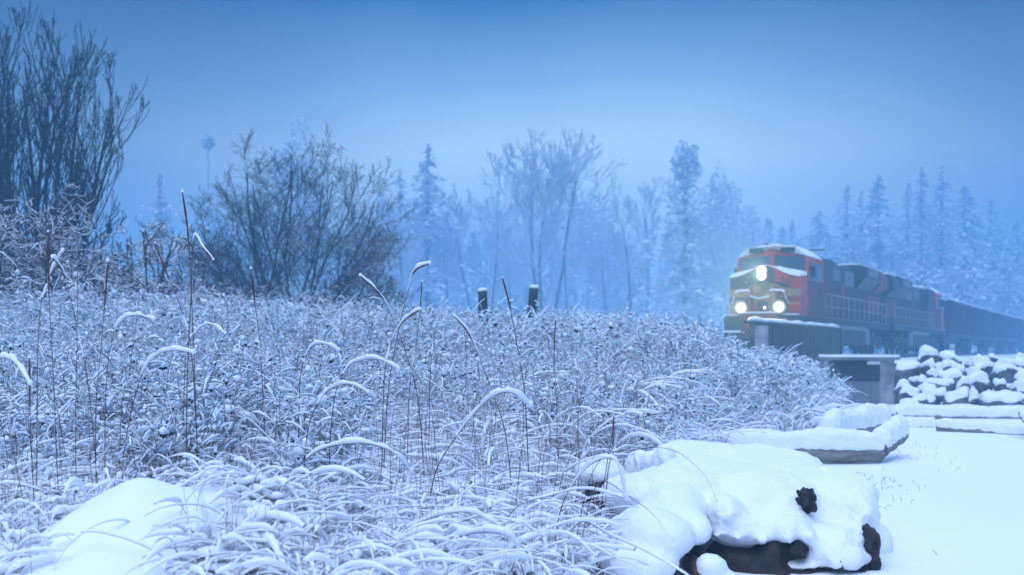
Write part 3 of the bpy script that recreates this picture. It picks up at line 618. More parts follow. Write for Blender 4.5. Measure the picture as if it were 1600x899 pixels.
smooth_snow('front_snow', [E(1020, 830, 8.6, .26, .5, .17), E(1055, 800, 9.0, .24, .5, .17), E(1000, 880, 8.3, .24, .4, .13), E(1085, 820, 8.7, .12, .35, .15), E(1110, 884, 8.25, .09, .12, .045), E(1135, 903, 8.3, .12, .15, .05), E(1000, 770, 9.6, .28, .5, .15)], root, loc)
lump('root_mass', P(1185, 880, 9.05), (.34, .42, .24), 'rot', root, loc, 1, .3)
lump('root_knot', P(1248, 858, 8.72), (.065, .09, .06), 'rot', root, loc, 2, .3)
lump('root_stub', P(1225, 892, 8.9), (.27, .3, .10), 'rot', root, loc, 3, .35)
lump('root_stub', P(1258, 783, 9.02), (.07, .16, .09), 'rot', root, loc, 4, .45)  # near-black lump placed where the snow has only a shaded hole
lump('root_stub', P(1355, 845, 8.92), (.07, .2, .10), 'rot', root, loc, 5, .3)
lump('root_stub', P(1362, 875, 8.85), (.055, .12, .10), 'rot', root, loc, 6, .35)
lump('root_stub', P(1312, 878, 8.63), (.03, .06, .05), 'rot', root, loc, 7, .4)
lump('root_stub', P(1340, 893, 8.8), (.11, .1, .03), 'rot', root, loc, 8, .4)
loc = P(1082, 880, 8.6)
root = empty('cut_log', loc); tag(root, 'short cut log with an orange brown end poking out below the snow', 'log')
lump('log_core', P(1083, 884, 8.5), (.055, .25, .065), 'logend', root, loc, 9, .18); lump('broken_bark', P(1092, 872, 8.62), (.055, .2, .11), 'rot', root, loc, 10, .3)
loc = P(940, 775, 9.9); root = empty('dark_stump', loc); tag(root, 'small dark rotten stump between the grass and the snowy root pile', 'stump')
lump('stump_wood', P(940, 772, 9.9), (.13, .12, .12), 'rot', root, loc, 11, .4); lump('snow_cap', P(938, 738, 10.0), (.20, .22, .11), 'snow', root, loc, 12, .08)
loc = P(1320, 652, 24); root = empty('dark_branch', loc); tag(root, 'dark log end peeking from snowy shrubs behind the path edge', 'branch')
lump('bark', loc, (.45, .2, .09), 'rot', root, loc, 13, .3); 
# young twig poking out of the snow on the root pile
m = MB(); a = P(1078, 800, 9.0)
m.tube([a, P(1090, 792, 8.98), P(1098, 780, 8.97)], .006, 5); m.tube([P(1088, 793, 8.98), P(1090, 812, 8.95)], .005, 5); m.tube([P(1097, 785, 8.98), P(1100, 800, 8.95)], .006, 5)
tag(m.build('twig', M['strawdark']), 'small forked dark twig poking out of the smooth snow pile', 'twig')

# ------------------------------------------------------------ field plants (nobody could count them)
def scatter(n, y0, y1, smin, smax, gg, pw=1.0, cond=None):
    """random ground points inside the wedge seen from the camera side, denser towards the front by pw"""
    Y = y0+(y1-y0)*gg.random(n)**pw; S = gg.uniform(smin, smax, n); X = S*Y
    k = X < xedge(Y)-.05*Y*.5
    if cond is not None: k &= cond(X, Y)
    return X[k], Y[k]
def snow_over(Pc, Rr, thick, lim=.25, S=5, patch=0):
    """snow lying on top of curved stems: thick where the stem runs level"""
    T = np.gradient(Pc, axis=1); T /= np.linalg.norm(T, axis=2, keepdims=True)+1e-9
    hz = np.clip((np.sqrt(T[..., 0]**2+T[..., 1]**2)-lim)/(1-lim), 0, 1)
    if patch:
        N_, K_ = hz.shape; q = rng.standard_normal((N_, K_)); q = (q+np.roll(q, 1, 1)+np.roll(q, -1, 1))/1.7
        hz = hz*np.clip(1+patch*q, .0, 1.5)
    r = thick*hz+Rr*.35; r[:, 0] *= .3; r[:, -1] *= .5
    C = Pc.copy(); C[..., 2] += r*.85+Rr*.8
    return tubes(C, r, S)
def arcs(X, Y, Z, H, lean, drop, az, K, gg, wob=.0):
    """stems rising from (X,Y,Z), leaning over towards az; drop>0 makes them nod"""
    t = np.linspace(0, 1, K)[None]
    hor = lean[:, None]*t**1.6; up = H[:, None]*(t-drop[:, None]*t**3)
    ax_, ay_ = np.cos(az)[:, None], np.sin(az)[:, None]
    px = X[:, None]+hor*ax_; py = Y[:, None]+hor*ay_; pz = Z[:, None]+up
    if wob:
        px = px+wob*H[:, None]*np.sin(t*7+gg.uniform(0, 6, len(X))[:, None])*t; pz = pz+wob*.5*H[:, None]*np.sin(t*9+gg.uniform(0, 6, len(X))[:, None])*t
    return np.stack([px, py, pz], -1)
g1 = np.random.default_rng(11)
# (a) undergrowth of the middle distance
def undergrowth(name, n, y0, y1, hlo, hhi, smin, smax, tw, blobn, seed, label, cond=None, pw=.8, rs=1.0, clump=1.0):
    gg = np.random.default_rng(seed); X, Y = scatter(int(n*1.25), y0, y1, smin, smax, gg, pw, cond); kp = wav(X, Y, 1.9, 4)+.6*wav(X, Y, .8, 2) > gg.normal(-.28, .22, len(X)); X, Y = X[kp], Y[kp]; n = len(X)
    cl = .78+.26*wav(X, Y, 1.6, 6)*2.2*clump+.35*wav(X, Y, 3.2, 8)+.35*gg.standard_exponential(n)*(gg.random(n) < .12); H = gg.uniform(hlo, hhi, n)*np.clip(cl, .30, 1.9)
    H *= np.clip((xedge(Y)-X)/(.05*Y), .45, 1)
    Z = hgt(X, Y)-.03; az = gg.uniform(0, 6.28, n); H = np.clip(np.minimum(H, crest(X, Y)-Z-.06+gg.normal(0, .09, n)*rs+.10+.20*wav(X, Y, 1.3, 3)+.12*wav(X, Y, .5, 7)), .08, None)
    K = 6; C = arcs(X, Y, Z, H, H*gg.uniform(.05, .5, n), gg.uniform(-.05, .12, n), az, K, gg, .03)
    Rr = (np.linspace(1, .45, K)[None]*gg.uniform(.0022, .0042, n)[:, None])*rs
    m = MB(); v, f = tubes(C, Rr, 3); m.add(v, f, 0)
    # side twigs carrying snow
    ti = np.repeat(np.arange(n), tw); k = gg.uniform(.35, 1, len(ti)); kk = np.clip((k*(K-1)).astype(int), 0, K-2); fr = k*(K-1)-kk
    B0 = C[ti, kk]*(1-fr[:, None])+C[ti, kk+1]*fr[:, None]; Lt = gg.uniform(.04, .17, len(ti))*(1+1.2*(gg.random(len(ti)) < .1))*rs
    a2 = gg.uniform(0, 6.28, len(ti)); up = gg.uniform(-.4, 1.6, len(ti)); tt = np.linspace(0, 1, 4)[None]
    TP = np.stack([B0[:, 0:1]+np.cos(a2)[:, None]*Lt[:, None]*tt, B0[:, 1:2]+np.sin(a2)[:, None]*Lt[:, None]*tt, B0[:, 2:3]+Lt[:, None]*(up[:, None]*tt-.45*tt**2)], -1)
    TR = np.full((len(ti), 4), .0022*rs)*np.array([1, 1, .9, .5]); v, f = tubes(TP, TR, 3); m.add(v, f, 0)
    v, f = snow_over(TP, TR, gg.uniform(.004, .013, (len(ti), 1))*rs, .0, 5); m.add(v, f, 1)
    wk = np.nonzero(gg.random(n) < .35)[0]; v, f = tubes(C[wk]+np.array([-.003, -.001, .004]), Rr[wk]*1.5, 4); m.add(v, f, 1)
    # snow lumps on leaves, dark seed heads with caps
    nb = int(n*blobn); bi = gg.integers(0, n, nb); k = gg.integers(2, K, nb); c = C[bi, k]+gg.normal(0, .05, (nb, 3))*np.array([1, 1, .7])
    r = gg.uniform(.006, .022, nb)*rs*(1+.6*(gg.random(nb) < .15)); rd = np.stack([r*gg.uniform(.8, 2.2, nb), r*gg.uniform(.7, 1.1, nb), r*gg.uniform(.7, 1.3, nb)], -1)
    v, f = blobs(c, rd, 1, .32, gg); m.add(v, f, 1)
    dk = c[::7]-np.array([0, 0, 1])*rd[::7, 2:3]*.9; v, f = blobs(dk, rd[::7]*.75, 1, .15, gg); m.add(v, f, 2)
    hi = np.nonzero(gg.random(n) < .10)[0]; tp = C[hi, -1]; r = gg.uniform(.010, .017, len(hi))*rs
    v, f = blobs(tp, np.stack([r, r, r*1.15], -1), 1, .08, gg); m.add(v, f, 2)
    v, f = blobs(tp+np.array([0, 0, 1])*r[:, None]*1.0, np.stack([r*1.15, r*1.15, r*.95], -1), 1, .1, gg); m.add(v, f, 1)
    o = m.build(name, [M['straw'], M['frost_shade_tint'], M['seed']]); tag(o, label, 'undergrowth', kind='stuff'); return o
undergrowth('undergrowth', 9500, 12.5, 21, .40, .80, -.50, .32, 4, 3.2, 21, 'dense snow dusted dry undergrowth across the middle of the field')
undergrowth('undergrowth', 12500, 20, 35, .65, 1.15, -.52, .34, 4, 3.0, 22, 'snowy brush along the crest of the field', rs=1.35)
undergrowth('undergrowth', 2600, 21, 29, .6, 1.2, .20, .34, 6, 4, 23, 'bushy snowy shrubs at the tip of the bank near the culvert', rs=1.5, cond=lambda X, Y: X > xedge(Y)-3.2)
undergrowth('undergrowth', 3600, 9.0, 15, .40, .75, -.50, -.12, 5, 4, 24, 'snow lumped leafy weeds on the left of the field', rs=1.0)

# (b) grass of the near field, bent over under snow
def grass(name, n, y0, y1, smin, smax, hlo, hhi, th, seed, label, cond=None, rad=(.0014, .003), pw=.9, upright=.3, K=12, drop=(.35, .95)):
    gg = np.random.default_rng(seed)
    nc = max(6, n//34) if name != 'tall_stems' else n; CX, CY = scatter(nc, y0, y1, smin, smax, gg, pw, cond); nc = len(CX)
    ci = gg.integers(0, nc, n); caz = gg.uniform(0, 6.28, nc); ch = gg.uniform(.75, 1.2, nc)
    X = CX[ci]+gg.normal(0, .13, n); Y = CY[ci]+gg.normal(0, .13, n); az = caz[ci]+gg.normal(0, 1.5, n)
    Z = hgt(X, Y)-.03; ri = gg.random(n) < upright
    H = gg.uniform(hlo, hhi, n)*ch[ci]; H = np.clip(np.minimum(H, crest(X, Y)-Z+gg.normal(0.02, .08, n)+(.35*gg.random(n) if name == 'tall_stems' else 0)), .1, None); lean = np.where(ri, H*gg.uniform(.05, .3, n), H*gg.uniform(.6, 1.5, n)); dr = np.where(ri, gg.uniform(-.05, .1, n), gg.uniform(*drop, n))
    C = arcs(X, Y, Z, H, lean, dr, az, K, gg, .03); Rr = np.linspace(1, .4, K)[None]*gg.uniform(*rad, n)[:, None]
    m = MB(); v, f = tubes(C, Rr, 3); m.add(v, f, 0)
    bi = np.nonzero(~ri)[0]; v, f = snow_over(C[bi], Rr[bi], np.minimum(th*.3+th*.42*gg.standard_exponential((len(bi), 1)), th*1.35), .40, 6, .42); m.add(v, f, 1)
    bi = np.nonzero(ri)[0]; v, f = snow_over(C[bi], Rr[bi]*.9, gg.uniform(th*.1, th*.5, (len(bi), 1)), .1, 4, .7); m.add(v, f, 1)
    o = m.build(name, [M['straw_near'] if name == 'grass' else M['straw'], M['blob_snow']]); tag(o, label, 'grass', kind='stuff'); return o
off_mound = lambda X, Y: ~((((X+2.15)/.62)**2+((Y-7.2)/.75)**2) < 1)
grass('grass', 9000, 6.6, 10.5, -.45, .10, .16, .52, .0125, 31, 'dry grass bent flat under thick snow in the near field', off_mound, upright=.25)
grass('grass', 6500, 10, 16, -.48, .24, .3, .70, .010, 32, 'dry grass with snow on its arching blades', upright=.45)
grass('grass', 6500, 12, 27, -.48, .30, .4, .95, .016, 33, 'taller snow dusted grass among the undergrowth', upright=.45, rad=(.002, .0035))
grass('grass', 700, 12.8, 17.5, .02, .20, .35, .75, .012, 34, 'pale tufts of arching grass in front of the snowy log', upright=.4, rad=(.002, .003))
grass('tall_stems', 300, 8.4, 14, -.45, .12, .65, 1.2, .009, 35, 'thin tall brown stems standing above the snowy weeds', off_mound, upright=.93, rad=(.002, .0034))
grass('tall_stems', 420, 14, 30, -.45, .30, .8, 1.4, .012, 36, 'thin tall stems scattered over the far field', upright=.85, rad=(.003, .0045))
# lumps of snow caught low in the near grass
gg = np.random.default_rng(41); X, Y = scatter(9500, 6.6, 13, -.46, .16, gg, .9, off_mound); n = len(X)
r = gg.uniform(.012, .05, n)*(1+.8*(gg.random(n) < .15)); m = MB(); v, f = blobs(np.stack([X, Y, hgt(X, Y)+gg.uniform(-.02, .12, n)], -1), np.stack([r*gg.uniform(1, 2, n), r*1.2, r*gg.uniform(.4, .8, n)], -1), 2, .06, gg); m.add(v, f)
tag(m.build('snow_clumps', M['blob_snow']), 'lumps of snow caught in the low grass', 'snow', kind='stuff')
# faint seedlings poking through the path snow
gg = np.random.default_rng(42); ctr = [(1330, 745, 13.8), (1370, 735, 14.5), (1420, 700, 18), (1350, 770, 12.6), (1375, 830, 10), (1440, 690, 20), (1500, 730, 16)]
Cs = []; 
for (px, py, D), k in zip(ctr, (45, 28, 12, 16, 6, 8, 3)):
    p = P(px, py, D); Cs += [(p[0]+gg.normal(0, .25), p[1]+gg.normal(0, .5)) for _ in range(k)]
Cs = np.array(Cs); n = len(Cs); H = gg.uniform(.04, .13, n); C = arcs(Cs[:, 0], Cs[:, 1], hgt(Cs[:, 0], Cs[:, 1])-.01, H, H*gg.uniform(.2, 1.2, n), gg.uniform(0, .8, n), gg.uniform(0, 6.28, n), 6, gg)
m = MB(); v, f = tubes(C, np.full((n, 6), .0022), 3); m.add(v, f); tag(m.build('grass_sprigs', M['strawdark']), 'sparse dark grass sprigs poking through the path snow', 'grass', kind='stuff')

# (c) tall stalks that stand out one by one
def catmull(pts, K):
    pts = np.asarray(pts, float); n = len(pts); Pp = np.vstack([2*pts[0]-pts[1], pts, 2*pts[-1]-pts[-2]]); o = []
    for u in np.linspace(0, n-1-1e-6, K):
        i = int(u); t = u-i; a, b, c, d = Pp[i], Pp[i+1], Pp[i+2], Pp[i+3]
        o.append(.5*((2*b)+(-a+c)*t+(2*a-5*b+4*c-d)*t*t+(-a+3*b-3*c+d)*t**3))
    return np.array(o)
STALKS = [
 # kind, depth, points (base first), radius, snow thickness, label
 ('reed', 9.0, [(306, 640), (300, 480), (294, 370), (285, 300)], .0045, .010, 'tallest upright reed with a red brown head, snow bead on its tip'),
 ('reed', 9.0, [(292, 620), (298, 470), (303, 372), (318, 388), (333, 406)], .0045, .010, 'tall reed broken over to the right beside the tallest reed'),
 ('reed', 9.2, [(300, 560), (285, 490), (262, 430), (242, 380)], .004, .008, 'reed leaning left with a snowy tip, left of the tallest reed'),
 ('blade', 9.4, [(190, 640), (205, 560), (218, 460), (223, 393)], .003, .006, 'thin straight stalk between two leaning reeds on the left'),
 ('reed', 9.0, [(150, 640), (158, 540), (164, 470), (168, 408)], .004, .014, 'upright reed capped with a round snow bead'),
 ('blade', 8.8, [(118, 680), (120, 560), (121, 450), (120, 368)], .003, .006, 'very thin upright stalk with a frosted tip, far left'),
 ('reed', 8.4, [(88, 700), (82, 560), (76, 450), (75, 362)], .0035, .008, 'thin reed behind crossed snowy stems at far left'),
 ('reed', 8.4, [(140, 620), (118, 500), (100, 430), (82, 402)], .0035, .014, 'stem crossing another in an X, snow on it'),
 ('blade', 8.4, [(60, 520), (75, 440), (88, 410), (98, 392)], .0035, .014, 'snowy stem crossing the X at far left, leaning right'),
 ('blade', 8.6, [(165, 620), (175, 530), (192, 500), (215, 493), (240, 500)], .0035, .018, 'stem nodding right under thick snow, left part of the field'),
 ('blade', 8.6, [(195, 700), (218, 595), (240, 560), (268, 548), (302, 552)], .004, .020, 'broad arching stem with the thickest snow left of the tallest reed'),
 ('blade', 9.6, [(290, 560), (305, 520), (328, 507), (352, 522)], .003, .013, 'small arching stem right of the tallest reed'),
 ('blade', 7.6, [(-25, 580), (0, 560), (25, 567), (47, 600)], .004, .018, 'arching stem entering at the left picture edge'),
 ('reed', 7.6, [(60, 899), (52, 760), (47, 650), (46, 560)], .004, .006, 'straight reed with a rusty head at far left, rising from the bottom corner'),
 ('blade', 7.4, [(62, 899), (40, 800), (20, 700), (10, 640)], .003, .005, 'thin straw leaning left in the lower left corner'),
 ('blade', 7.8, [(118, 790), (100, 700), (80, 590), (60, 520)], .003, .006, 'long thin straw leaning left above the smooth snow mound'),
 ('reed', 10.0, [(655, 640), (640, 570), (612, 492), (590, 456), (563, 431)], .0045, .014, 'reed bending left with a curved red brown head'),
 ('reed', 10.0, [(606, 620), (622, 520), (640, 445), (650, 422), (671, 412)], .0045, .016, 'hooked reed nodding right with snow on its head'),
 ('reed', 10.4, [(640, 610), (650, 540), (656, 490), (659, 440)], .0035, .009, 'slim upright reed right of the hooked reed'),
 ('reed', 9.6, [(600, 600), (610, 540), (628, 505), (656, 484)], .004, .014, 'low curved reed below the hooked reed'),
 ('blade', 10.6, [(672, 590), (678, 530), (686, 498), (699, 470)], .0035, .010, 'short stalk curving right of the slim reed'),
 ('reed', 9.6, [(790, 680), (768, 610), (748, 555), (730, 518), (710, 494)], .0045, .012, 'reed leaning left below the two wooden posts'),
 ('reed', 9.8, [(820, 620), (806, 530), (797, 480), (785, 434)], .0045, .007, 'dark red reed standing between the two wooden posts'),
 ('reed', 10.0, [(410, 600), (404, 520), (398, 470), (392, 420)], .0045, .011, 'upright reed in front of the bare bush'),
 ('blade', 9.6, [(468, 610), (476, 562), (488, 542), (508, 538), (528, 548)], .004, .018, 'round arching stem thick with snow in the middle field'),
 ('blade', 9.2, [(520, 640), (540, 578), (568, 563), (595, 563), (622, 577)], .004, .018, 'wide flat arching stem right of the round arch'),
 ('blade', 9.0, [(480, 680), (500, 625), (522, 606), (548, 601), (575, 614)], .004, .017, 'arching stem just below the wide flat arch'),
 ('blade', 8.8, [(680, 740), (708, 690), (742, 645), (775, 617), (802, 615), (828, 635)], .0045, .026, 'long arching stem ending in a fat pad of snow'),
 ('blade', 7.9, [(400, 830), (438, 765), (492, 708), (560, 693), (612, 706), (642, 738)], .0045, .018, 'great arching stem over the near grass, brown underside'),
 ('blade', 7.3, [(620, 915), (660, 876), (705, 845), (757, 832), (800, 844), (824, 890)], .0045, .026, 'lowest big arching stem with the heaviest snow on its bend'),
 ('blade', 7.6, [(600, 870), (625, 840), (668, 812), (730, 801), (780, 822)], .0035, .016, 'arching stem just above the lowest arch'),
 ('blade', 8.0, [(867, 850), (880, 785), (910, 738), (940, 718), (965, 724), (978, 775)], .004, .022, 'tight hoop of grass with thick snow next to the root pile'),
 ('blade', 8.3, [(930, 730), (1000, 702), (1055, 705), (1100, 742), (1121, 785)], .003, .003, 'thin dark blade arching over the root pile snow'),
 ('blade', 8.0, [(930, 762), (985, 778), (1032, 818), (1048, 878)], .003, .003, 'thin dark blade drooping onto the front of the root pile'),
 ('blade', 7.8, [(900, 820), (960, 840), (1020, 868), (1080, 903)], .003, .009, 'straight snowy blade sloping down in front of the root pile'),
 ('reed', 9.0, [(940, 790), (950, 715), (957, 680), (959, 650)], .004, .003, 'short dark red reed head left of the root pile'),
 ('blade', 9.2, [(950, 740), (962, 700), (975, 655), (985, 646), (1002, 648)], .003, .014, 'stem nodding right beside the short dark reed head'),
 ('blade', 8.0, [(800, 800), (860, 775), (915, 765), (975, 778)], .003, .012, 'nearly level snowy blade left of the root pile'),
 ('blade', 13.5, [(905, 640), (925, 600), (955, 560), (990, 532)], .004, .008, 'slanting stem in the field left of the locomotive'),
 ('reed', 11.0, [(870, 640), (866, 560), (868, 500)], .0035, .004, 'thin upright stalk right of the posts'),
]
for (kind, D, pts, r, th, lab) in STALKS:
    p3 = [P(px, py, D+.12*math.sin(i*1.3)) for i, (px, py) in enumerate(pts)]
    zb = float(hgt(p3[0][0], p3[0][1])); b0 = p3[0].copy()
    if b0[2] > zb+.05:
        dxy = (p3[0]-p3[1]); k = (b0[2]-zb)/max(.05, abs(dxy[2])); k = min(k, 1.5)
        b0 = np.array([p3[0][0]+dxy[0]*k*.4, p3[0][1], zb-.04]); p3 = [b0]+p3
    C = catmull(p3, 40); root = empty('grass_stalk', C[0]); tag(root, lab, 'reed' if kind == 'reed' else 'grass stalk', 'tall single stalks in the snowy field')
    C = C-C[0]; t = np.linspace(0, 1, 40); Rr = r*(1-.55*t)
    if kind == 'reed':
        k0 = 28; MB().tube(C[:k0+1], Rr[:k0+1], 6).build('stem', M['strawdark'], root)
        hr_ = r*(.9+.75*np.sin(np.linspace(.25, 2.9, 40-k0)))*(1+.12*np.random.default_rng(int(pts[0][0])).standard_normal(40-k0))
        MB().tube(C[k0:], hr_, 7).build('seed_head', M['reed'], root); Rr = Rr.copy(); Rr[k0:] = hr_
    else: MB().tube(C, Rr, 6).build('stem', M['strawdark'] if th < .02 else M['reed'], root)
    T = np.gradient(C, axis=0); T /= np.linalg.norm(T, axis=1, keepdims=True); hz = np.clip((np.hypot(T[:, 0], T[:, 1])-.30)/.6, 0, 1)**.8
    gs = np.random.default_rng(int(abs(pts[0][0]))+3); hz = hz*np.clip(1+.30*np.convolve(gs.standard_normal(44), np.ones(3)/2, 'same')[2:42], .3, 1.5)
    sel = np.ones(40, bool) if th > .004 else t > .5
    sr = (th*.74*hz*np.clip((t-.15)/.3, 0, 1)+r*.25); sr[-1] *= .5; S_ = C.copy(); S_[:, 2] += sr*.9+Rr*.75; S_[:, 0] -= Rr*.4*(1-hz)
    i0 = 14 if th > .004 else 24
    m = MB(); m.tube(S_[i0:], sr[i0:], 8)
    if kind == 'reed' or th > .012:
        v, f = blobs([C[-1]+np.array([0, 0, th*.5])], [(max(th, .006)*.9,)*2+(max(th, .006),)], 2, .05); m.add(v, f)
    m.build('snow_layer', M['blob_snow'], root)
# green iris-like tuft, bottom left
loc = P(372, 890, 7.15); root = empty('green_tuft', loc); tag(root, 'small tuft of green and rusty blades in the snow hollow, bottom left', 'grass tuft')
for (a, b, c, mm) in (((365, 880), (352, 850), (356, 797), 'green'), ((372, 885), (378, 850), (385, 812), 'green'), ((362, 885), (361, 860), (361, 828), 'reed'), ((380, 885), (392, 870), (405, 858), 'straw')):
    C = catmull([P(*a, 7.15), P(*b, 7.15), P(*c, 7.2)], 8)-loc; m = MB(); m.tube(C, np.linspace(.009, .002, 8), 5); m.build('blade', M[mm], root)

# ------------------------------------------------------------ bare trees
def grow(out_, p, d, length, r, lvl, gg, pr):
    K = 7; pts = [p.copy()]; q = p.copy(); dd = d/np.linalg.norm(d); st = length/(K-1)
    for i in range(K-1):
        dd = dd+gg.normal(0, pr['wob'], 3)+np.array([0, 0, pr['up'][lvl]])/K; dd /= np.linalg.norm(dd); q = q+dd*st; pts.append(q.copy())
    pts = np.array(pts); rr = r*np.linspace(1, pr['tap'], K); out_[min(lvl, 3)].append((pts, rr))
    if lvl >= pr['lv']: return
    nch = pr['n'][lvl]; nch = max(1, int(nch*gg.uniform(.8, 1.25)))
    for k in range(nch):
        t = gg.uniform(pr['t0'][lvl], 1.0); u = t*(K-1); i = min(int(u), K-2); b = pts[i]*(1-(u-i))+pts[i+1]*(u-i)
        tn = pts[i+1]-pts[i]; tn /= np.linalg.norm(tn); rd = gg.standard_normal(3); rd -= tn*(rd@tn); rd /= np.linalg.norm(rd)
        if pr.get('flat'): rd[1] *= .6
        a = R(gg.uniform(*pr['ang'])); nd = tn*math.cos(a)+rd*math.sin(a)
        grow(out_, b, nd, length*gg.uniform(*pr['len'])*(1.15-.55*t), max(rr[i]*pr['rk'], pr['rmin']), lvl+1, gg, pr)
def make_tree(name, base, stems, pr, seed, label, cat='tree', mt='twig', group=None, minr=0, snowy=False, extra=None):
    gg = np.random.default_rng(seed); o_ = [[], [], [], []]; base = np.asarray(base, float)
    for (off, d, ln, r) in stems: grow(o_, np.array(off, float), np.array(d, float), ln, r, 0, gg, pr)
    root = empty(name, base); tag(root, label, cat, group)
    m = MB(); Pp = np.array([a for a, _ in o_[0]]); Rr = np.array([b for _, b in o_[0]]); v, f = tubes(Pp, Rr, 8); m.add(v, f); m.build('trunk', M['bark'], root)
    m = MB()
    for l, S in ((1, 5), (2, 4), (3, 3)):
        if o_[l]:
            Pp = np.array([a for a, _ in o_[l]]); Rr = np.maximum(np.array([b for _, b in o_[l]]), minr); v, f = tubes(Pp, Rr, S); m.add(v, f)
    m.build('crown', M[mt], root)
    return root
PR_up = dict(wob=.035, up=[.2, .9, .8, .5], tap=.25, lv=3, n=[12, 6, 3], t0=[.12, .15, .2], ang=(16, 38), len=(.32, .56), rk=.42, rmin=.008)
# the big clump at far left
Db = 34
def gz(px, D): return float(hgt((px-800)/F*D, D))
for px, D, lean, hh, sd, lab in ((30, 34, -.05, 7.0, 3, 'tall bare tree with dense upright branches at the far left edge'), (76, 33, .03, 6.8, 4, 'tall bare tree with branches fanning out to the right, left of the bare bush'), (-45, 35, -.1, 7.9, 5, 'tall bare tree mostly cut off by the left picture edge')):
    X = (px-800)/F*D; z = gz(px, D)
    st = [((k*.14, .1*(k % 2), 0), (lean+k*.10, .06*((k*7) % 3-1), 1), hh*(1-.02*k*k), .10-.008*abs(k)) for k in (-2, -1, 0, 1, 2)]
    if sd == 4: st += [((.1, 0, .3), (.40, 0, 1), hh*.72, .08), ((.1, 0, .3), (.75, .1, 1), hh*.42, .05), ((.1, .1, .3), (.95, .1, .8), hh*.34, .04)]
    make_tree('bare_tree', (X, D, z-.1), st, PR_up, sd, lab, group='tall bare trees at the left', minr=.008)
# the rounded bush
PR_b = dict(wob=.10, up=[.15, .3, .2, .1], tap=.3, lv=3, n=[11, 9, 7], t0=[.2, .1, .1], ang=(22, 62), len=(.32, .54), rk=.42, rmin=.006)
D = 43; X = (448-800)/F*D; gg = np.random.default_rng(9); st = []
for k in range(25):
    a = R(-78+k*6.5+gg.uniform(-4, 4)); ln = 3.0+3.3*max(0, math.cos(a*1.15))+gg.uniform(-.4, .3)
    st.append(((gg.uniform(-.5, .5), gg.uniform(-.6, .6), 0), (math.sin(a), gg.uniform(-.35, .35), math.cos(a)+.05), ln, .065))
make_tree('bare_bush', (X, D, gz(455, D)), st, PR_b, 19, 'big rounded bare bush with tangled snowy twigs in the middle left', 'bush', mt='twig', minr=.006)
# snow laden thickets behind the crest
PR_t = dict(wob=.16, up=[.1, .0, -.1, -.1], tap=.4, lv=2, n=[10, 8, 5], t0=[.2, .1, .1], ang=(25, 75), len=(.35, .6), rk=.6, rmin=.012)
def thicket(px, D, wd, hh, n, seed, lab):
    gg = np.random.default_rng(seed); st = []
    for k in range(n):
        a = gg.normal(0, .55); st.append(((gg.uniform(-wd, wd), gg.uniform(-1.2, 1.2), 0), (math.sin(a), gg.uniform(-.4, .4), math.cos(a)), hh*gg.uniform(.55, 1.0), .03))
    return make_tree('snowy_thicket', ((px-800)/F*D, D, gz(px, D)), st, PR_t, seed, lab, 'thicket', 'twigsnowy', minr=.012)
thicket(10, 29, 1.7, 3.1, 34, 51, 'snow laden thicket below the trees at the far left edge')
thicket(120, 31, 1.8, 2.9, 34, 52, 'snow laden thicket at the foot of the fanning bare tree')
thicket(215, 33, 1.2, 1.9, 20, 53, 'low snowy thicket between the bare tree and the bare bush')
thicket(420, 39, 1.9, 2.0, 30, 54, 'dark snowy scrub under the left side of the bare bush')
thicket(520, 40, 1.7, 1.9, 28, 55, 'dark snowy scrub under the right side of the bare bush')

# ------------------------------------------------------------ distant trees in the snowfall
def conifer(px, py, D, wpx, seed, lab, ragged=.25, low=.08):
    D = min(D*1.5, 29.2*F/(HY-py)); gg = np.random.default_rng(seed); zt = P(px, py, D)[2]; H = zt-1.0; Wd = max(wpx, 55)/F*D/2*(1.9 if px > 1250 else 1.6)*gg.uniform(1.5, 2.1)
    root = empty('conifer', ((px-800)/F*D, D, 1.0)); tag(root, lab, 'conifer', 'distant conifers in the snowfall')
    MB().tube([(0, 0, 0), (0, 0, H*.5), (.0, 0, H*.97)], [.018*H, .011*H, .03], 7).build('trunk', M['bark'], root)
    nb = int(60+H*5); t = gg.uniform(low, 1, nb)**.85; az = gg.uniform(0, 6.28, nb)
    ln = Wd*(1-t)**.85*(1-(ragged+.3)*gg.random(nb)**1.5)*(1+.22*np.sin(t*19+seed)+.15*np.sin(t*47+az*2))+.10
    m = MB(); n = 26; k = gg.random((nb, n)); 
    px_ = np.cos(az)[:, None]*ln[:, None]*k; py_ = np.sin(az)[:, None]*ln[:, None]*k; pz_ = t[:, None]*H-.35*ln[:, None]*k**1.5+.05*ln[:, None]
    tt_ = np.repeat(1.08-t, n)[:, None]; c = np.stack([px_, py_, pz_], -1).reshape(-1, 3)+gg.normal(0, .42, (nb*n, 3))*np.array([1, 1, .6])*tt_; N = len(c); s_ = gg.uniform(.22, .50, (N, 1))*(.5+Wd*.10)*(.25+tt_*.8)
    d1 = gg.standard_normal((N, 3)); d1[:, 2] *= .35; d1 /= np.linalg.norm(d1, axis=1, keepdims=True); d2 = gg.standard_normal((N, 3)); d2[:, 2] *= .6; d2 /= np.linalg.norm(d2, axis=1, keepdims=True)
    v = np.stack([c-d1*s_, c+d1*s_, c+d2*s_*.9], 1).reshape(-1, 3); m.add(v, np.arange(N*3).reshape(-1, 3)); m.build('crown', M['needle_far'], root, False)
PR_d = dict(wob=.06, up=[.1, .6, .5, .3], tap=.35, lv=3, n=[13, 8, 5], t0=[.25, .15, .15], ang=(20, 50), len=(.36, .58), rk=.45, rmin=.03)
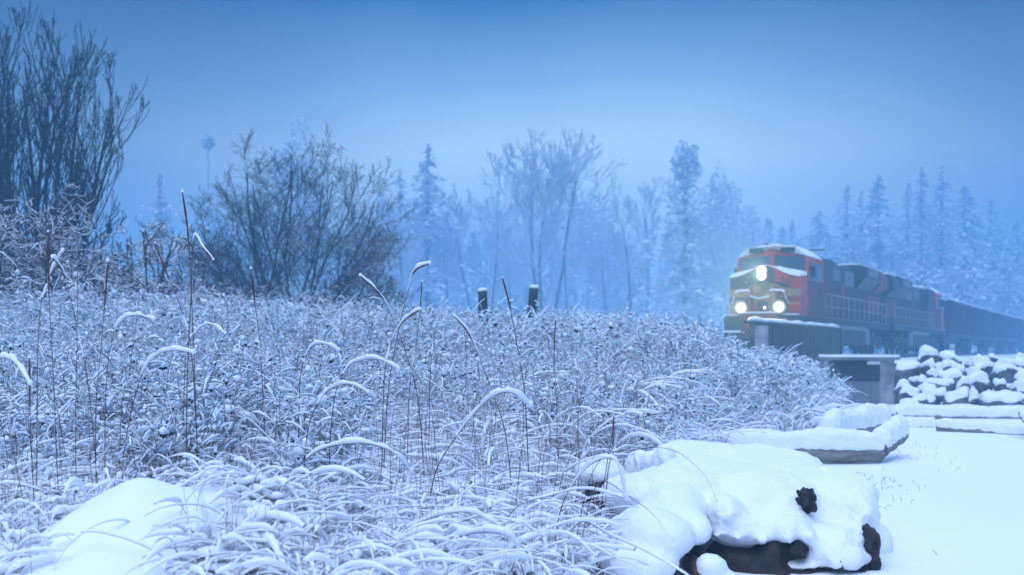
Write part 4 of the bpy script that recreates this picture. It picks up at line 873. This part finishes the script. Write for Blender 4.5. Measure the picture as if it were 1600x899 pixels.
def bare(px, py, D, wpx, seed, lab, stems=1, pr=PR_d, trunkt=.3):
    D = min(D*1.5, 28*F/(HY-py)); zt = P(px, py, D)[2]; H = (zt-1.0)*.84; gg = np.random.default_rng(seed); st = []
    if stems == 1: st = [((0, 0, 0), (0, 0, 1), H, .016*H)]
    else:
        for k in range(stems): a = (k/(stems-1)-.5)*wpx/F*D/H*1.1; st.append(((a*.4, 0, 0), (a, gg.uniform(-.1, .1), 1), H*gg.uniform(.85, 1), .012*H))
    p2 = dict(pr); p2['t0'] = [trunkt, .15, .15]
    return make_tree('distant_bare_tree', ((px-800)/F*D, D, 1.0), st, p2, seed, lab, 'tree', 'bark_far', 'distant bare trees in the snowfall', minr=.045)
def roundtree(px, py, D, wpx, hpx, seed, lab, trunk=True):
    D = min(D*1.5, 29*F/(HY-py)); gg = np.random.default_rng(seed); c = P(px, py+hpx/2, D); rx = wpx/2/F*D; rz = hpx/2/F*D
    root = empty('broad_tree', (c[0], D, 1.0)); tag(root, lab, 'tree', 'distant full trees in the snowfall')
    MB().tube([(0, 0, 0), (.1, 0, (c[2]-1)*.6), (0, 0, c[2]-1)], [min(.2, rx*.12), min(.14, rx*.09), .05], 6).build('trunk', M['bark'], root)
    n = int(500+rx*rz*75); u = gg.standard_normal((n, 3)); u /= np.linalg.norm(u, axis=1, keepdims=True); rr = gg.random((n, 1))**.4
    lob = 1+.22*np.sin(u[:, 0:1]*5+seed)*np.cos(u[:, 2:3]*6+seed*2)
    cc = u*rr*lob*np.array([rx, rx, rz])+np.array([0, 0, c[2]-1]); s_ = gg.uniform(.2, .5, (n, 1))
    d1 = gg.standard_normal((n, 3)); d1 /= np.linalg.norm(d1, axis=1, keepdims=True); d2 = gg.standard_normal((n, 3)); d2 /= np.linalg.norm(d2, axis=1, keepdims=True)
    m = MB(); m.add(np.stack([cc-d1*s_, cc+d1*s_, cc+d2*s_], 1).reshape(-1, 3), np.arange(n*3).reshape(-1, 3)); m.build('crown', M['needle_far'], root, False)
conifer(250, 272, 85, 75, 61, 'dark conifer between the fanning bare tree and the bare bush', .5)
roundtree(325, 212, 150, 18, 22, 62, 'tall thin tree with a tiny round crown above the haze')
roundtree(458, 200, 140, 95, 270, 63, 'hazy round tree crown rising behind the bare bush')
conifer(668, 226, 135, 95, 64, 'tallest hazy conifer right of the bare bush', .35)
conifer(625, 268, 150, 70, 65, 'smaller hazy conifer just left of the tallest one', .35)
conifer(598, 300, 155, 80, 66, 'faint conifer behind the right edge of the bare bush', .4)
bare(757, 262, 120, 110, 67, 'hazy slender bare tree above the left post', 2)
bare(848, 196, 102, 120, 68, 'tall hazy bare tree with a wide crown above the posts', 3, trunkt=.35)
roundtree(918, 300, 145, 95, 170, 69, 'rounded hazy tree right of the tall bare tree')
bare(985, 318, 120, 60, 70, 'faint thin bare tree in the gap left of the ragged conifer')
bare(1012, 300, 130, 60, 71, 'faint bare tree touching the ragged conifer')
conifer(1070, 232, 118, 95, 72, 'ragged hazy conifer with a wind blown bushy top', .6, .15)
roundtree(1073, 222, 118, 46, 70, 73, 'bushy tree top beside the ragged conifer')
roundtree(1125, 268, 150, 70, 150, 74, 'hazy full tree left of and above the locomotive')
roundtree(1165, 320, 150, 90, 120, 75, 'low hazy full tree just above the locomotive cab')
for i, (px, py, D, wd, lab) in enumerate(((1323, 288, 165, 42, 'slim conifer left of the broad conifer pair above the locomotives'), (1345, 298, 160, 40, 'slim conifer directly left of the broad conifer'), (1372, 272, 160, 90, 'broad conifer above the rear of the front locomotive'),
    (1418, 284, 165, 42, 'narrow conifer right of the broad conifer'), (1440, 262, 175, 34, 'narrow pointed conifer above the second locomotive'), (1472, 258, 165, 75, 'tallest conifer above the wagons'), (1508, 290, 150, 110, 'wide conifer above the first wagon'),
    (1548, 310, 160, 80, 'conifer above the second wagon'), (1590, 345, 165, 90, 'conifer at the picture edge above the wagons'), (1280, 330, 150, 90, 'faint conifer behind the front locomotive'), (1330, 370, 118, 80, 'nearer snowy conifer behind the front locomotive hood'),
    (1238, 345, 150, 70, 'faint conifer right above the locomotive cab'), (1440, 395, 120, 95, 'nearer snowy conifer behind the second locomotive'), (1505, 400, 125, 90, 'nearer snowy conifer behind the first wagon'), (1570, 400, 135, 90, 'nearer snowy conifer behind the second wagon'), (1640, 330, 160, 100, 'conifer just outside the picture edge'))):
    conifer(px, py, D, wd, 80+i, lab, .35)
for i, (px, py, D) in enumerate(((705, 330, 140), (800, 330, 135), (890, 350, 130), (950, 360, 125), (1095, 300, 125), (1145, 340, 118), (560, 330, 110), (640, 340, 118))):
    bare(px, py, D, 60, 120+i, ['thin hazy bare tree right of the tallest hazy conifer', 'thin hazy bare tree just left of the tall wide crown', 'low hazy bare tree right of the tall wide crown', 'low hazy bare tree below the gap in the treeline', 'hazy bare tree behind the ragged conifer', 'hazy bare tree beside the locomotive cab', 'hazy bare tree behind the bare bush', 'hazy bare tree below the smaller hazy conifer'][i])
# the wood behind as one mass
gg = np.random.default_rng(77); m = MB(); cs = []
for k in range(150):
    px = gg.uniform(-250, 1900); D = gg.uniform(225, 300); base = np.interp(px, [-250, 0, 250, 600, 750, 960, 1100, 1300, 1600, 1900], [300, 330, 330, 320, 370, 375, 330, 350, 350, 330]); py = base+gg.uniform(-15, 60)
    H = min(P(px, py, D)[2]-1, 30); n = 700; t = gg.random(n)**.8; rr = (1-t)**.6*gg.uniform(3.2, 6.5)*gg.random(n)**.5; a = gg.uniform(0, 6.28, n)
    cs.append(np.stack([(px-800)/F*D+np.cos(a)*rr, D+np.sin(a)*rr, 1+t*H], -1))
cc = np.vstack(cs); n = len(cc); s_ = gg.uniform(.4, 1.1, (n, 1)); d1 = gg.standard_normal((n, 3)); d1 /= np.linalg.norm(d1, axis=1, keepdims=True); d2 = gg.standard_normal((n, 3)); d2 /= np.linalg.norm(d2, axis=1, keepdims=True)
m.add(np.stack([cc-d1*s_, cc+d1*s_, cc+d2*s_], 1).reshape(-1, 3), np.arange(n*3).reshape(-1, 3))
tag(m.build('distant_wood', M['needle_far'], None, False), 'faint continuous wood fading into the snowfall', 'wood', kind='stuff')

# ------------------------------------------------------------ falling snow and haze
gg = np.random.default_rng(90); n = 5200; Y = 12+75*gg.random(n)**.7; c = np.stack([gg.uniform(-.5, .5, n)*Y, Y, EYE+gg.uniform(-.05, .30, n)*Y], -1)
c = c[c[:, 2] > hgt(c[:, 0], c[:, 1])+.3]; r = gg.uniform(.002, .0055, len(c))
m = MB(); v, f = blobs(c, np.stack([r, r, r*1.3], -1), 1, .1, gg); m.add(v, f); tag(m.build('falling_snow', M['blob_snow']), 'fine snowflakes falling through the air', 'snow', kind='stuff')
hz = bpy.data.materials.new('haze'); hz.use_nodes = True; t = hz.node_tree; t.nodes.clear(); o = t.nodes.new('ShaderNodeOutputMaterial'); pv = t.nodes.new('ShaderNodeVolumePrincipled')
pv.inputs['Color'].default_value = (.28, .60, .82, 1); pv.inputs['Density'].default_value = .0050; pv.inputs['Anisotropy'].default_value = .35; t.links.new(pv.outputs[0], o.inputs['Volume'])
m = MB(); m.box(-430, 430, -14, 485, -2.2, 33); tag(m.build('haze', hz, None, False), 'pale blue snowfall haze', 'haze', kind='stuff')
